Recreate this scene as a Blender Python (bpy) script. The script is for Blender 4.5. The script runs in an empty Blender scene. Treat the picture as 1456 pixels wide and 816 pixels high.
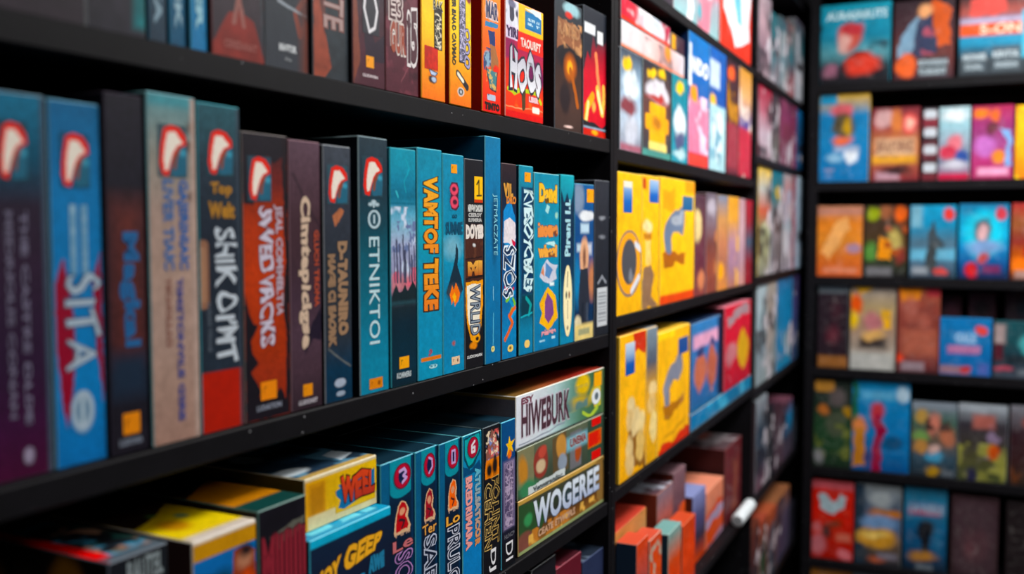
import bpy, math, random
import numpy as np
from mathutils import Matrix, Vector

C = bpy.context.scene.collection
F = 1400.0            # focal length in pixels of the 1456 x 816 frame
PITCH = math.atan(83 / 1400)
H = 1.60              # camera height

# ------------------------------------------------------------------ helpers
def lin(h):
    if isinstance(h, (tuple, list, np.ndarray)): return np.array(h, dtype=float)
    h = h.lstrip('#')
    if len(h) == 3: h = ''.join(c * 2 for c in h)
    c = np.array([int(h[i:i + 2], 16) / 255 for i in (0, 2, 4)])
    return np.where(c <= .04045, c / 12.92, ((c + .055) / 1.055) ** 2.4)

def ray(u, v):
    a = (u - 728) / F; b = -(v - 408) / F
    cp, sp = math.cos(PITCH), math.sin(PITCH)
    return np.array([a, cp + b * sp, -sp + b * cp])

class Plane:
    """vertical plane of a shelving unit's front: s runs along it, o is the inset behind it"""
    def __init__(s, p0, d):
        s.p = np.array(p0, float); d = np.array(d, float); s.d = d / np.linalg.norm(d)
        s.m = np.array([-s.d[1], s.d[0]]); s.ang = math.atan2(s.d[1], s.d[0])
    def hit(s, u, v, o=0.0):
        r = ray(u, v); lam = (s.p @ s.m + o) / (r[:2] @ s.m)
        return (lam * r[:2] - s.p) @ s.d, H + lam * r[2]
    def inset_for(s, u, v, sw):
        s0, _ = s.hit(u, v, 0.0); s1, _ = s.hit(u, v, 1.0)
        return (sw - s0) / (s1 - s0)
    def pt(s, sw, o, z):
        q = s.p + s.d * sw + s.m * o
        return Vector((q[0], q[1], z))

# ------------------------------------------------------------------ materials
def mat(name, rough=.4, base=None, attr=False, bump=0, coat=0, metal=0, spec=.5, speck=False):
    m = bpy.data.materials.new(name); m.use_nodes = True
    nt = m.node_tree; b = nt.nodes['Principled BSDF']
    b.inputs['Roughness'].default_value = rough; b.inputs['Metallic'].default_value = metal
    b.inputs['Specular IOR Level'].default_value = spec
    b.inputs['Coat Weight'].default_value = coat; b.inputs['Coat Roughness'].default_value = .15
    tc = nt.nodes.new('ShaderNodeTexCoord')
    if attr:
        a = nt.nodes.new('ShaderNodeAttribute'); a.attribute_name = 'Col'
        nz = nt.nodes.new('ShaderNodeTexNoise'); nz.inputs['Scale'].default_value = 240; nz.inputs['Detail'].default_value = 3
        nt.links.new(tc.outputs['Object'], nz.inputs['Vector'])
        mr = nt.nodes.new('ShaderNodeMapRange'); mr.inputs[3].default_value = .86; mr.inputs[4].default_value = 1.12
        nt.links.new(nz.outputs[0], mr.inputs[0])
        mx = nt.nodes.new('ShaderNodeVectorMath'); mx.operation = 'SCALE'
        nt.links.new(a.outputs['Color'], mx.inputs[0]); nt.links.new(mr.outputs[0], mx.inputs['Scale'])
        nt.links.new(mx.outputs[0], b.inputs['Base Color'])
    else:
        c = lin(base)
        nz = nt.nodes.new('ShaderNodeTexNoise'); nz.inputs['Scale'].default_value = 35; nz.inputs['Detail'].default_value = 6
        nt.links.new(tc.outputs['Object'], nz.inputs['Vector'])
        cr = nt.nodes.new('ShaderNodeValToRGB')
        cr.color_ramp.elements[0].position = .3; cr.color_ramp.elements[1].position = .75
        cr.color_ramp.elements[0].color = (*(c * .8), 1); cr.color_ramp.elements[1].color = (*(c * 1.25), 1)
        nt.links.new(nz.outputs[0], cr.inputs[0]); last = cr.outputs[0]
        if speck:   # chips and dust along the board edges
            vz = nt.nodes.new('ShaderNodeTexVoronoi'); vz.inputs['Scale'].default_value = 55
            nt.links.new(tc.outputs['Object'], vz.inputs['Vector'])
            lt = nt.nodes.new('ShaderNodeMath'); lt.operation = 'LESS_THAN'; lt.inputs[1].default_value = .055
            nt.links.new(vz.outputs['Distance'], lt.inputs[0])
            mx = nt.nodes.new('ShaderNodeMix'); mx.data_type = 'RGBA'; mx.inputs[7].default_value = (.35, .35, .37, 1)
            nt.links.new(lt.outputs[0], mx.inputs[0]); nt.links.new(last, mx.inputs[6]); last = mx.outputs[2]
        nt.links.new(last, b.inputs['Base Color'])
    if bump:
        bn = nt.nodes.new('ShaderNodeTexNoise'); bn.inputs['Scale'].default_value = 400
        nt.links.new(tc.outputs['Object'], bn.inputs['Vector'])
        bp = nt.nodes.new('ShaderNodeBump'); bp.inputs['Strength'].default_value = bump; bp.inputs['Distance'].default_value = .0006
        nt.links.new(bn.outputs[0], bp.inputs['Height']); nt.links.new(bp.outputs[0], b.inputs['Normal'])
    return m

CARD = mat('printed_card', .45, attr=True, bump=.25, spec=.18)
SAT = 1.14      # printed inks are a little purer than the bare colour picks
INK = mat('printed_ink', .42, attr=True, spec=.25)
BLACK = mat('black_laminate', .58, '#0d0c10', bump=.2, spec=.12, speck=True)
PANEL = mat('dark_panel', .6, '#08070a', bump=.1, spec=.2)

# ------------------------------------------------------------------ painting printed artwork
def vnoise(X, Y, sc, seed):
    """smooth value noise on arrays"""
    rs = np.random.RandomState(seed); G = rs.rand(64, 64)
    x = X * sc + 7.3; y = Y * sc + 3.1
    xi = np.floor(x).astype(int); yi = np.floor(y).astype(int); fx = x - xi; fy = y - yi
    fx = fx * fx * (3 - 2 * fx); fy = fy * fy * (3 - 2 * fy)
    g = lambda a, b: G[a % 64, b % 64]
    return (g(xi, yi) * (1 - fx) + g(xi + 1, yi) * fx) * (1 - fy) + (g(xi, yi + 1) * (1 - fx) + g(xi + 1, yi + 1) * fx) * fy

def paint(w, h, nx, ny, ops, wild=0.0):
    U0, V0 = np.meshgrid(np.linspace(0, 1, nx), np.linspace(0, 1, ny))
    # hand-drawn outlines: the shapes' edges wander a little
    a_ = U0 * w; b_ = V0 * h; k_ = 1 / w
    dx = (vnoise(a_ * k_, b_ * k_, 4, 31) - .5) + .6 * (vnoise(a_ * k_, b_ * k_, 11, 32) - .5)
    dy = (vnoise(a_ * k_, b_ * k_, 4, 33) - .5) + .6 * (vnoise(a_ * k_, b_ * k_, 11, 34) - .5)
    UW, VW = U0 + dx * wild, V0 + dy * wild * w / h
    img = np.zeros((ny, nx, 3)) + .02
    U, V = U0, V0
    cell = h / ny
    def mix(m, c):
        nonlocal img
        img = img * (1 - m[..., None]) + c * m[..., None]
    for op in ops:
        k = op[0]
        U, V = (UW, VW) if k in 'epl' else (U0, V0)
        X = U * w; Y = V * h
        if k == 'f': img[:] = lin(op[1])
        elif k == 'g':        # gradient top -> bottom through any number of colours
            cs = [lin(c) for c in op[1:]]; t = V * (len(cs) - 1)
            img = np.stack([np.interp(t, range(len(cs)), [c[i] for c in cs]) for i in range(3)], -1)
        elif k == 'h':
            cs = [lin(c) for c in op[1:]]; t = U * (len(cs) - 1)
            img = np.stack([np.interp(t, range(len(cs)), [c[i] for c in cs]) for i in range(3)], -1)
        elif k in 'rRe':
            _, u0, v0, u1, v1, c = op[:6]; sf = (op[6] if len(op) > 6 else 0) * h + cell
            if k == 'r':
                d = np.minimum(np.minimum(X - u0 * w, u1 * w - X), np.minimum(Y - v0 * h, v1 * h - Y))
            elif k == 'R':    # rounded rectangle
                cx, cy = (u0 + u1) / 2 * w, (v0 + v1) / 2 * h; hx, hy = abs(u1 - u0) / 2 * w, abs(v1 - v0) / 2 * h
                rr = min(hx, hy) * .5
                qx = np.maximum(np.abs(X - cx) - hx + rr, 0); qy = np.maximum(np.abs(Y - cy) - hy + rr, 0)
                d = rr - np.sqrt(qx ** 2 + qy ** 2)
            else:             # ellipse: centre, radii
                rx, ry = u1 * w, v1 * h
                q = np.sqrt(((X - u0 * w) / rx) ** 2 + ((Y - v0 * h) / ry) ** 2)
                d = (1 - q) * min(rx, ry)
            mix(np.clip(d / sf + .5, 0, 1), lin(c))
        elif k == 'p':        # polygon
            P = op[1]; m = np.zeros(U.shape, bool)
            for i in range(len(P)):
                (x0, y0), (x1, y1) = P[i - 1], P[i]
                if y0 == y1: continue
                c_ = ((V >= min(y0, y1)) & (V < max(y0, y1)))
                m ^= c_ & (U < (V - y0) * (x1 - x0) / (y1 - y0) + x0)
            mix(m.astype(float), lin(op[2]))
        elif k == 'l':        # polyline: points, width as a share of the face width
            P, wd, c = op[1], op[2] * w, lin(op[3]); d = np.full(U.shape, 9.)
            for (x0, y0), (x1, y1) in zip(P[:-1], P[1:]):
                ax, ay, bx, by = x0 * w, y0 * h, x1 * w, y1 * h
                L = (bx - ax) ** 2 + (by - ay) ** 2 + 1e-12
                t = np.clip(((X - ax) * (bx - ax) + (Y - ay) * (by - ay)) / L, 0, 1)
                d = np.minimum(d, np.hypot(X - ax - t * (bx - ax), Y - ay - t * (by - ay)))
            mix(np.clip((wd / 2 - d) / cell + .5, 0, 1), c)
        elif k == 'n':        # ragged patches: u0 v0 u1 v1 colour scale threshold seed
            _, u0, v0, u1, v1, c, sc, th, sd = op
            n = .65 * vnoise(X / w, Y / w, sc, sd) + .35 * vnoise(X / w, Y / w, sc * 2.7, sd + 1)
            box = (U >= u0) & (U <= u1) & (V >= v0) & (V <= v1)
            mix(np.clip((n - th) * 9, 0, 1) * box, lin(c))
        elif k == 'm':        # mottling: amount scale seed
            n = vnoise(X / w, Y / w, op[2], op[3]) - .5
            img = np.clip(img * (1 + op[1] * 2 * n[..., None]), 0, 1)
        elif k == 'q':        # ornate curling line work: u0 v0 u1 v1 colour scale thickness seed strength
            _, u0, v0, u1, v1, c, sc, th, sd, al = op
            n = vnoise(X / w, Y / w, sc, sd); n2 = vnoise(X / w, Y / w, sc * 1.3, sd + 5)
            box = (U >= u0) & (U <= u1) & (V >= v0) & (V <= v1)
            m = np.maximum(np.clip((th - np.abs(n - .5)) * 30 + .5, 0, 1), np.clip((th * .7 - np.abs(n2 - .52)) * 30 + .5, 0, 1))
            mix(m * box * al, lin(c))
        elif k == 's':        # scribbled lettering in a rectangle: u0 v0 u1 v1 colour rows vertical seed
            _, u0, v0, u1, v1, c, rows, vert, sd = op
            a = (U - u0) / (u1 - u0); b = (V - v0) / (v1 - v0)
            A, B = (b, a) if vert else (a, b)
            LX = (v1 - v0) * h if vert else (u1 - u0) * w; LY = ((u1 - u0) * w if vert else (v1 - v0) * h) / rows
            n = vnoise(A * LX / LY * 2.6, B * rows * 1.7, 1, sd)
            fr = (B * rows) % 1
            m = (n > .43) & (fr > .14) & (fr < .86) & (A > 0) & (A < 1) & (B > 0) & (B < 1)
            mix(m.astype(float) * .92, lin(c))
    return np.clip(img.mean(-1, keepdims=True) * (1 - SAT) + img * SAT, 0, 1)

def meshdata(name, V, loops, starts, cols, material):
    me = bpy.data.meshes.new(name)
    V = np.asarray(V, dtype=np.float32); loops = np.asarray(loops, dtype=np.int32)
    me.vertices.add(len(V)); me.vertices.foreach_set('co', V.ravel())
    me.loops.add(len(loops)); me.loops.foreach_set('vertex_index', loops)
    me.polygons.add(len(starts)); me.polygons.foreach_set('loop_start', np.asarray(starts, dtype=np.int32))
    me.update(calc_edges=True)
    if cols is not None:
        ca = me.color_attributes.new('Col', 'FLOAT_COLOR', 'CORNER')
        cc = np.ones((len(loops), 4), np.float32); cc[:, :3] = cols
        ca.data.foreach_set('color', cc.ravel())
    me.materials.append(material); me.validate(); me.shade_flat()
    return me

class MB:
    """collects grids and quads with per-corner colours, welded by shared vertices"""
    def __init__(s): s.V = []; s.n = 0; s.L = []; s.S = []; s.Cc = []; s.k = 0
    def verts(s, A):
        A = np.asarray(A, float).reshape(-1, 3); s.V.append(A); i = s.n; s.n += len(A); return i
    def poly(s, idx, col):
        s.S.append([s.k]); s.L.append(idx); s.k += len(idx); s.Cc.append(np.tile(lin(col), (len(idx), 1)))
    def grid(s, o, eu, ev, img, mask=None):
        ny, nx = img.shape[:2]
        U, V = np.meshgrid(np.linspace(0, 1, nx), np.linspace(0, 1, ny))
        P = np.array(o) + U[..., None] * np.array(eu) + V[..., None] * np.array(ev)
        b = s.verts(P); I = np.arange(nx * ny).reshape(ny, nx) + b
        q = np.stack([I[:-1, :-1], I[1:, :-1], I[1:, 1:], I[:-1, 1:]], -1)
        c = np.stack([img[:-1, :-1], img[1:, :-1], img[1:, 1:], img[:-1, 1:]], -2)
        q = q.reshape(-1, 4); c = c.reshape(-1, 4, 3)
        if mask is not None:
            mk = mask[:-1, :-1].ravel(); q = q[mk]; c = c[mk]
        m = len(q)
        s.L.append(q.ravel()); s.S.append(np.arange(m) * 4 + s.k); s.k += 4 * m; s.Cc.append(c.reshape(-1, 3))
        return I[0, 0], I[0, -1], I[-1, 0], I[-1, -1]      # TL TR BL BR
    def build(s, name, material=CARD, parent=None, link=True):
        me = meshdata(name, np.concatenate(s.V), np.concatenate([np.asarray(l) for l in s.L]),
                      np.concatenate([np.asarray(x) for x in s.S]), np.concatenate(s.Cc), material)
        ob = bpy.data.objects.new(name, me); C.objects.link(ob)
        if parent: ob.parent = parent
        return ob

def carton(name, w, d, h, arts, cell=.001, parent=None, bev=.0012, edge=None, y0=0.0, x0=0.0, z0=0.0):
    """a bevelled cardboard box, front face at y=0; arts: dict face -> colour or list of paint ops"""
    mb = MB(); b = bev
    base = arts.get('side', '#222')
    def im(face, a, c):
        A = arts.get(face, base)
        if isinstance(A, str): return np.tile(lin(A), (2, 2, 1))
        k = cell if face == 'front' else cell * 1.6
        nx = max(4, min(260, int(a / k))); ny = max(4, min(420, int(c / k)))
        sd = (len(str(A)) * 7 + int(a * 9999)) % 97
        A = list(A) + [('m', .07, 7, sd), ('m', .06, 26, sd + 3)]
        if cell > .0025: A += [('q', .05, .05, .95, .95, '#e8e4e0', 5, .012, sd, .1), ('q', .05, .05, .95, .95, '#0c0c14', 7, .016, sd + 9, .16), ('m', .12, 9, sd + 21)]
        return paint(a, c, nx, ny, A, .075 if cell > .0025 else .03)
    x0, x1, y0, y1, z0, z1 = x0, x0 + w, y0, y0 + d, z0, z0 + h
    Fr = mb.grid((x0 + b, y0, z1 - b), (w - 2 * b, 0, 0), (0, 0, -(h - 2 * b)), im('front', w, h))
    Lf = mb.grid((x0, y1 - b, z1 - b), (0, -(d - 2 * b), 0), (0, 0, -(h - 2 * b)), im('left', d, h))
    Rt = mb.grid((x1, y0 + b, z1 - b), (0, d - 2 * b, 0), (0, 0, -(h - 2 * b)), im('right', d, h))
    Bk = mb.grid((x1 - b, y1, z1 - b), (-(w - 2 * b), 0, 0), (0, 0, -(h - 2 * b)), im('back', w, h))
    Tp = mb.grid((x0 + b, y1 - b, z1), (w - 2 * b, 0, 0), (0, -(d - 2 * b), 0), im('top', w, d))
    Bt = mb.grid((x0 + b, y0 + b, z0), (w - 2 * b, 0, 0), (0, d - 2 * b, 0), im('bottom', w, d))
    TL, TR, BL, BR = 0, 1, 2, 3
    e = edge or '#8b8f92'  # lighter bevel strips: edge highlights painted into the colour
    fc = base if isinstance(base, str) else '#333'
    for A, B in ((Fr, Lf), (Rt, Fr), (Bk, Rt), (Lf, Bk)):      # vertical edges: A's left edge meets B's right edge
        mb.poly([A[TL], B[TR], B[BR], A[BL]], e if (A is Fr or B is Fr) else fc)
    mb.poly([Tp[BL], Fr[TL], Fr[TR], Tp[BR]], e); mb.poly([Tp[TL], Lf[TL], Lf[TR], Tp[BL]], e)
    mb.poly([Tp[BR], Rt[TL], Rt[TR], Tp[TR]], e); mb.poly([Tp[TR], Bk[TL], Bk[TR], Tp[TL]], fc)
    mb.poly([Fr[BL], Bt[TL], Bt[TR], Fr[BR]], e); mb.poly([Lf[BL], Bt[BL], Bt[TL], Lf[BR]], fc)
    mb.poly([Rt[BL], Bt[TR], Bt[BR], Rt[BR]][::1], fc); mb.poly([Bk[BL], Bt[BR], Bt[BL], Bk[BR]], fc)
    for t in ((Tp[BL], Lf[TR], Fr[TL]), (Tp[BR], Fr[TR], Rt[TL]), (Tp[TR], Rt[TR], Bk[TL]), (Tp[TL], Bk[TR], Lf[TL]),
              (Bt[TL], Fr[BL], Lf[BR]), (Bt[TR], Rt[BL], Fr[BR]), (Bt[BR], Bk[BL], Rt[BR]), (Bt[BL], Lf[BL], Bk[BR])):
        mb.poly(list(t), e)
    return mb.build(name, CARD, parent)

_glyph = {}
def glyphs(s, off):
    k = (s, off)
    if k not in _glyph:
        cu = bpy.data.curves.new('lettering', 'FONT'); cu.body = s; cu.offset = off; cu.space_character = 1.0 + off * 1.2
        cu.resolution_u = 3; cu.fill_mode = 'FRONT'; cu.dimensions = '2D'
        ob = bpy.data.objects.new('lettering', cu); C.objects.link(ob)
        dg = bpy.context.evaluated_depsgraph_get(); me = ob.evaluated_get(dg).to_mesh()
        n = len(me.vertices); co = np.zeros(n * 3); me.vertices.foreach_get('co', co)
        polys = [list(p.vertices) for p in me.polygons]
        _glyph[k] = (co.reshape(-1, 3)[:, :2].copy(), polys)
        ob.evaluated_get(dg).to_mesh_clear(); bpy.data.objects.remove(ob)
    return _glyph[k]

def lettering(parent, w, h, s, rect, col, col2=None, out=None, ow=.05, bold=.02, rot=True, warp=None, name='title', lift=.0004, y=0.0, flip=False, wob=.012):
    """lettering printed on the front face (y=0 plane) inside rect (u0, v0, u1, v1)"""
    base, polys = glyphs(s, bold); ph = len(s) * 1.7
    mn, mx = base.min(0), base.max(0); u0, v0, u1, v1 = rect
    L = []; S = []; cols = []; VV = []; n = k = 0
    layers = ([(bold + ow, out, lift * .5)] if out else []) + [(bold, None, lift)]
    for off, oc, lf in layers:
        co, ps = glyphs(s, off)
        if off != bold:   # centre the outline on the letters (spacing grows with the stroke)
            m2, x2 = co.min(0), co.max(0)
            q = (co - m2) / (x2 - m2)
            ex = ow / (mx - mn)
            T = q * (1 + 2 * ex) - ex
        else: T = (co - mn) / (mx - mn)
        tx, ty = T[:, 0], T[:, 1]
        if warp: tx, ty = warp(tx, ty)
        if wob: tx, ty = tx + wob * .5 * np.sin(ty * 7 + tx * 23 + ph), ty + wob * 2.2 * np.sin(tx * len(s) * 2.9 + ph) * (.4 + ty)
        if rot: u = u0 + (1 - ty if flip else ty) * (u1 - u0); v = v0 + (1 - tx if flip else tx) * (v1 - v0)
        else: u = u0 + tx * (u1 - u0); v = v1 - ty * (v1 - v0)
        VV.append(np.stack([u * w, np.full(len(u), y - lf), (1 - v) * h], -1))
        c1 = lin(oc or col); c2 = lin(oc or col2 or col)
        for p in ps:
            pp = p
            L.extend([i + n for i in pp]); S.append(k); k += len(pp)
            for i in pp:
                t = min(1, max(0, float(tx[i] if rot else 1 - ty[i]))); cols.append(c1 * (1 - t) + c2 * t)
        n += len(co)
    me = meshdata(name, np.concatenate(VV), L, S, np.array(cols), INK)
    ob = bpy.data.objects.new(name, me); C.objects.link(ob); ob.parent = parent
    return ob

def sticker(parent, w, h, rect, ops, name='label_patch', shape='r', cell=.0008, lift=.0003, y=0.0):
    u0, v0, u1, v1 = rect; a, b = (u1 - u0) * w, (v1 - v0) * h
    nx, ny = max(5, int(a / cell)), max(5, int(b / cell))
    img = paint(a, b, nx, ny, ops); mask = None
    if shape == 'e':
        U, V = np.meshgrid(np.linspace(-1, 1, nx), np.linspace(-1, 1, ny)); mask = (U ** 2 + V ** 2) < 1
    mb = MB(); mb.grid((u0 * w, y - lift, (1 - v0) * h), (a, 0, 0), (0, 0, -b), img, mask)
    return mb.build(name, INK, parent)

def tag(o, label, cat='game box', group=None):
    o['label'] = label; o['category'] = cat
    if group: o['group'] = group

# ------------------------------------------------------------------ the shelving units' fronts
PA = Plane((.190, 1.870), (.456, .890))
PB = Plane((.203, 1.870), (.416, .909))
_d = np.array((.909, -.416))
_z = 3.97; _p = np.array(((1147 - 728) / F * _z, _z))
PD = Plane(_p, _d)
A_END = PA.hit(871, 400)[0]; APW = .013
_q = PA.pt(A_END + .0135, 0, 0)
B_START = (np.array([_q[0], _q[1]]) - PB.p) @ PB.d; BPW = .010
PB.p = PB.p + PB.m * ((np.array([_q[0], _q[1]]) - PB.p) @ PB.m)      # the two fronts meet at the post
B_END = PB.hit(1072.5, 400)[0]; C_END = PB.hit(1148, 400)[0]
LIM = {id(PA): (-1.93, A_END - APW - .001), 'B': (B_START + BPW + .001, B_END - BPW - .001), 'C': (B_END + .002 + BPW, C_END - .031), id(PD): (.0365, 1.86)}

def place(ob, pl, sw, o, z, yaw=0.0):
    ob.location = pl.pt(sw, o, z); ob.rotation_euler = (0, 0, pl.ang + yaw)

BOXES = []
def box(pl, zb, uL, uR, vT, label, arts, group, o=.012, depth=.24, height=None, parts=None, cell=.001, edge=None,
        kind='game_box', prev=None, vm=None, cat='game box', omin=.002, omax=.06, fit=False, gap=.0018, tray=None, zt=None, lim=None, cap=None):
    """one game box whose front sits o behind the unit's front plane, between two bearings uL and uR, its top at bearing vT"""
    # bearing height used for the side edges: the middle of the box
    s_, z_ = pl.hit((uL + uR) / 2, 300, o)
    if vm is None:
        # pixel row of the shelf below
        lo, hi = -600, 1900
        for _ in range(40):
            md = (lo + hi) / 2
            if pl.hit((uL + uR) / 2, md, o)[1] > zb: lo = md
            else: hi = md
        vm = ((vT if vT is not None else lo - 250) + lo) / 2
    if fit and prev is not None:
        o = min(omax, max(omin, pl.inset_for(uL, vm, prev + gap)))
    sL, _ = pl.hit(uL, vm, o); sR, _ = pl.hit(uR, vm, o)
    if prev is not None and sL < prev + gap * .5: sL = prev + gap * .5
    if zt is None: zt = pl.hit((uL + uR) / 2, vT, o)[1] if height is None else zb + height
    if cap is not None: zt = min(zt, cap)
    if lim is None: lim = LIM.get(id(pl)) if pl is not PB else (LIM['C'] if (sL + sR) / 2 > LIM['B'][1] else LIM['B'])
    sL = max(sL, lim[0]); sR = min(sR, lim[1])
    w, h = sR - sL, zt - zb
    if parts is None and tray is None:
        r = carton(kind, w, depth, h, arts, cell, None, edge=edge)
    else:
        r = bpy.data.objects.new(kind, None); C.objects.link(r); r.empty_display_size = .05
        if tray:   # a lid over a slightly smaller tray behind it
            ld = depth * .72
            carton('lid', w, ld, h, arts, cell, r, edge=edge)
            carton('tray', w - .006, depth - ld - .001, h - .006, {'side': tray}, .01, r, y0=ld + .001, x0=.003, z0=.003)
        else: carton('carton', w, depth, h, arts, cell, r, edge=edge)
        for f in (parts or []): f(r, w, h)
    place(r, pl, sL, o, zb + .0005)
    tag(r, label, cat, group)
    BOXES.append(r)
    return sR, o, zt

def curl(rect, dark, light, sc=6, sd=1, th=.05, edge=None, name='title'):
    """dense ornate lettering that no one can read: light curls on a dark ragged plate"""
    return S(rect, [('f', edge or light), ('R', .06, .015, .94, .985, dark), ('q', .1, .02, .9, .98, light, sc, th, sd, 1), ('q', .1, .02, .9, .98, edge or light, sc * 1.9, th * .6, sd + 4, .7)], name=name, cell=.0006)
def T(s, rect, col, **k): return lambda r, w, h: lettering(r, w, h, s, rect, col, **k)
def S(rect, ops, **k): return lambda r, w, h: sticker(r, w, h, rect, ops, **k)
def badge(rect, bg):
    return S(rect, [('f', bg), ('p', [(.2, .08), (.45, .0), (.75, .05), (.95, .2), (.98, .36), (.8, .41), (.62, .5), (.5, .64), (.42, .8), (.34, .98), (.14, .95), (.05, .75), (.1, .4)], '#dc3a1a'),
                    ('p', [(.34, .14), (.6, .13), (.86, .33), (.66, .39), (.52, .52), (.43, .68), (.34, .85), (.22, .88), (.2, .6), (.26, .35)], '#ece2d6'),
                    ('p', [(.68, .44), (.98, .38), (1, .6), (.95, .95), (.5, .98), (.44, .82), (.55, .58)], '#2a6078'), ('l', [(.74, .46), (.6, .6), (.56, .8)], .12, '#7c4636'), ('e', .86, .52, .1, .06, '#4a9ab4', .05)], name='logo_badge')
EXPOSURE = 0.0
FOCUS_AP = 15.0
LAMPS = [(.95, .95, .5, 1.3, 22, -.45), (1.4, 2.1, .5, 1.3, 42, -.45), (1.95, 2.6, 1.3, .5, 34, -.4), (3.1, 1.6, .5, 1.3, 12, 0), (.9, -1.2, 1.3, .5, 12, 0)]
# ================================================================== unit A: the near bookcase
zA = {1: H + .167, 2: H - .199, 3: H - .524, 0: H + .53, 4: H - .90}
G1 = 'upright game boxes on the upper shelf of the near bookcase'
G2 = 'upright game boxes on the middle shelf of the near bookcase'
G3 = 'game boxes on the lower shelf of the near bookcase'
TEAL = '#0f86a6'; TD = '#0a3a52'

CAPS = {}
def row(pl, zb, items, group, **kw):
    if pl is PA and 'cap' not in kw: kw['cap'] = min(z for z in zA.values() if z > zb + .01) - .027
    prev = None; o = kw.pop('o', .012)
    for it in items:
        it = dict(it); k2 = dict(kw); k2.update(it)
        k2.setdefault('fit', True)
        prev, o, _ = box(pl, zb, prev=prev, o=k2.pop('o', o), group=group, **k2)

small = lambda rect, c='#f0a020', inner='#8a4a10': S(rect, [('f', c), ('s', .18, .2, .82, .8, inner, 1, False, 3)], name='publisher_mark')

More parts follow.
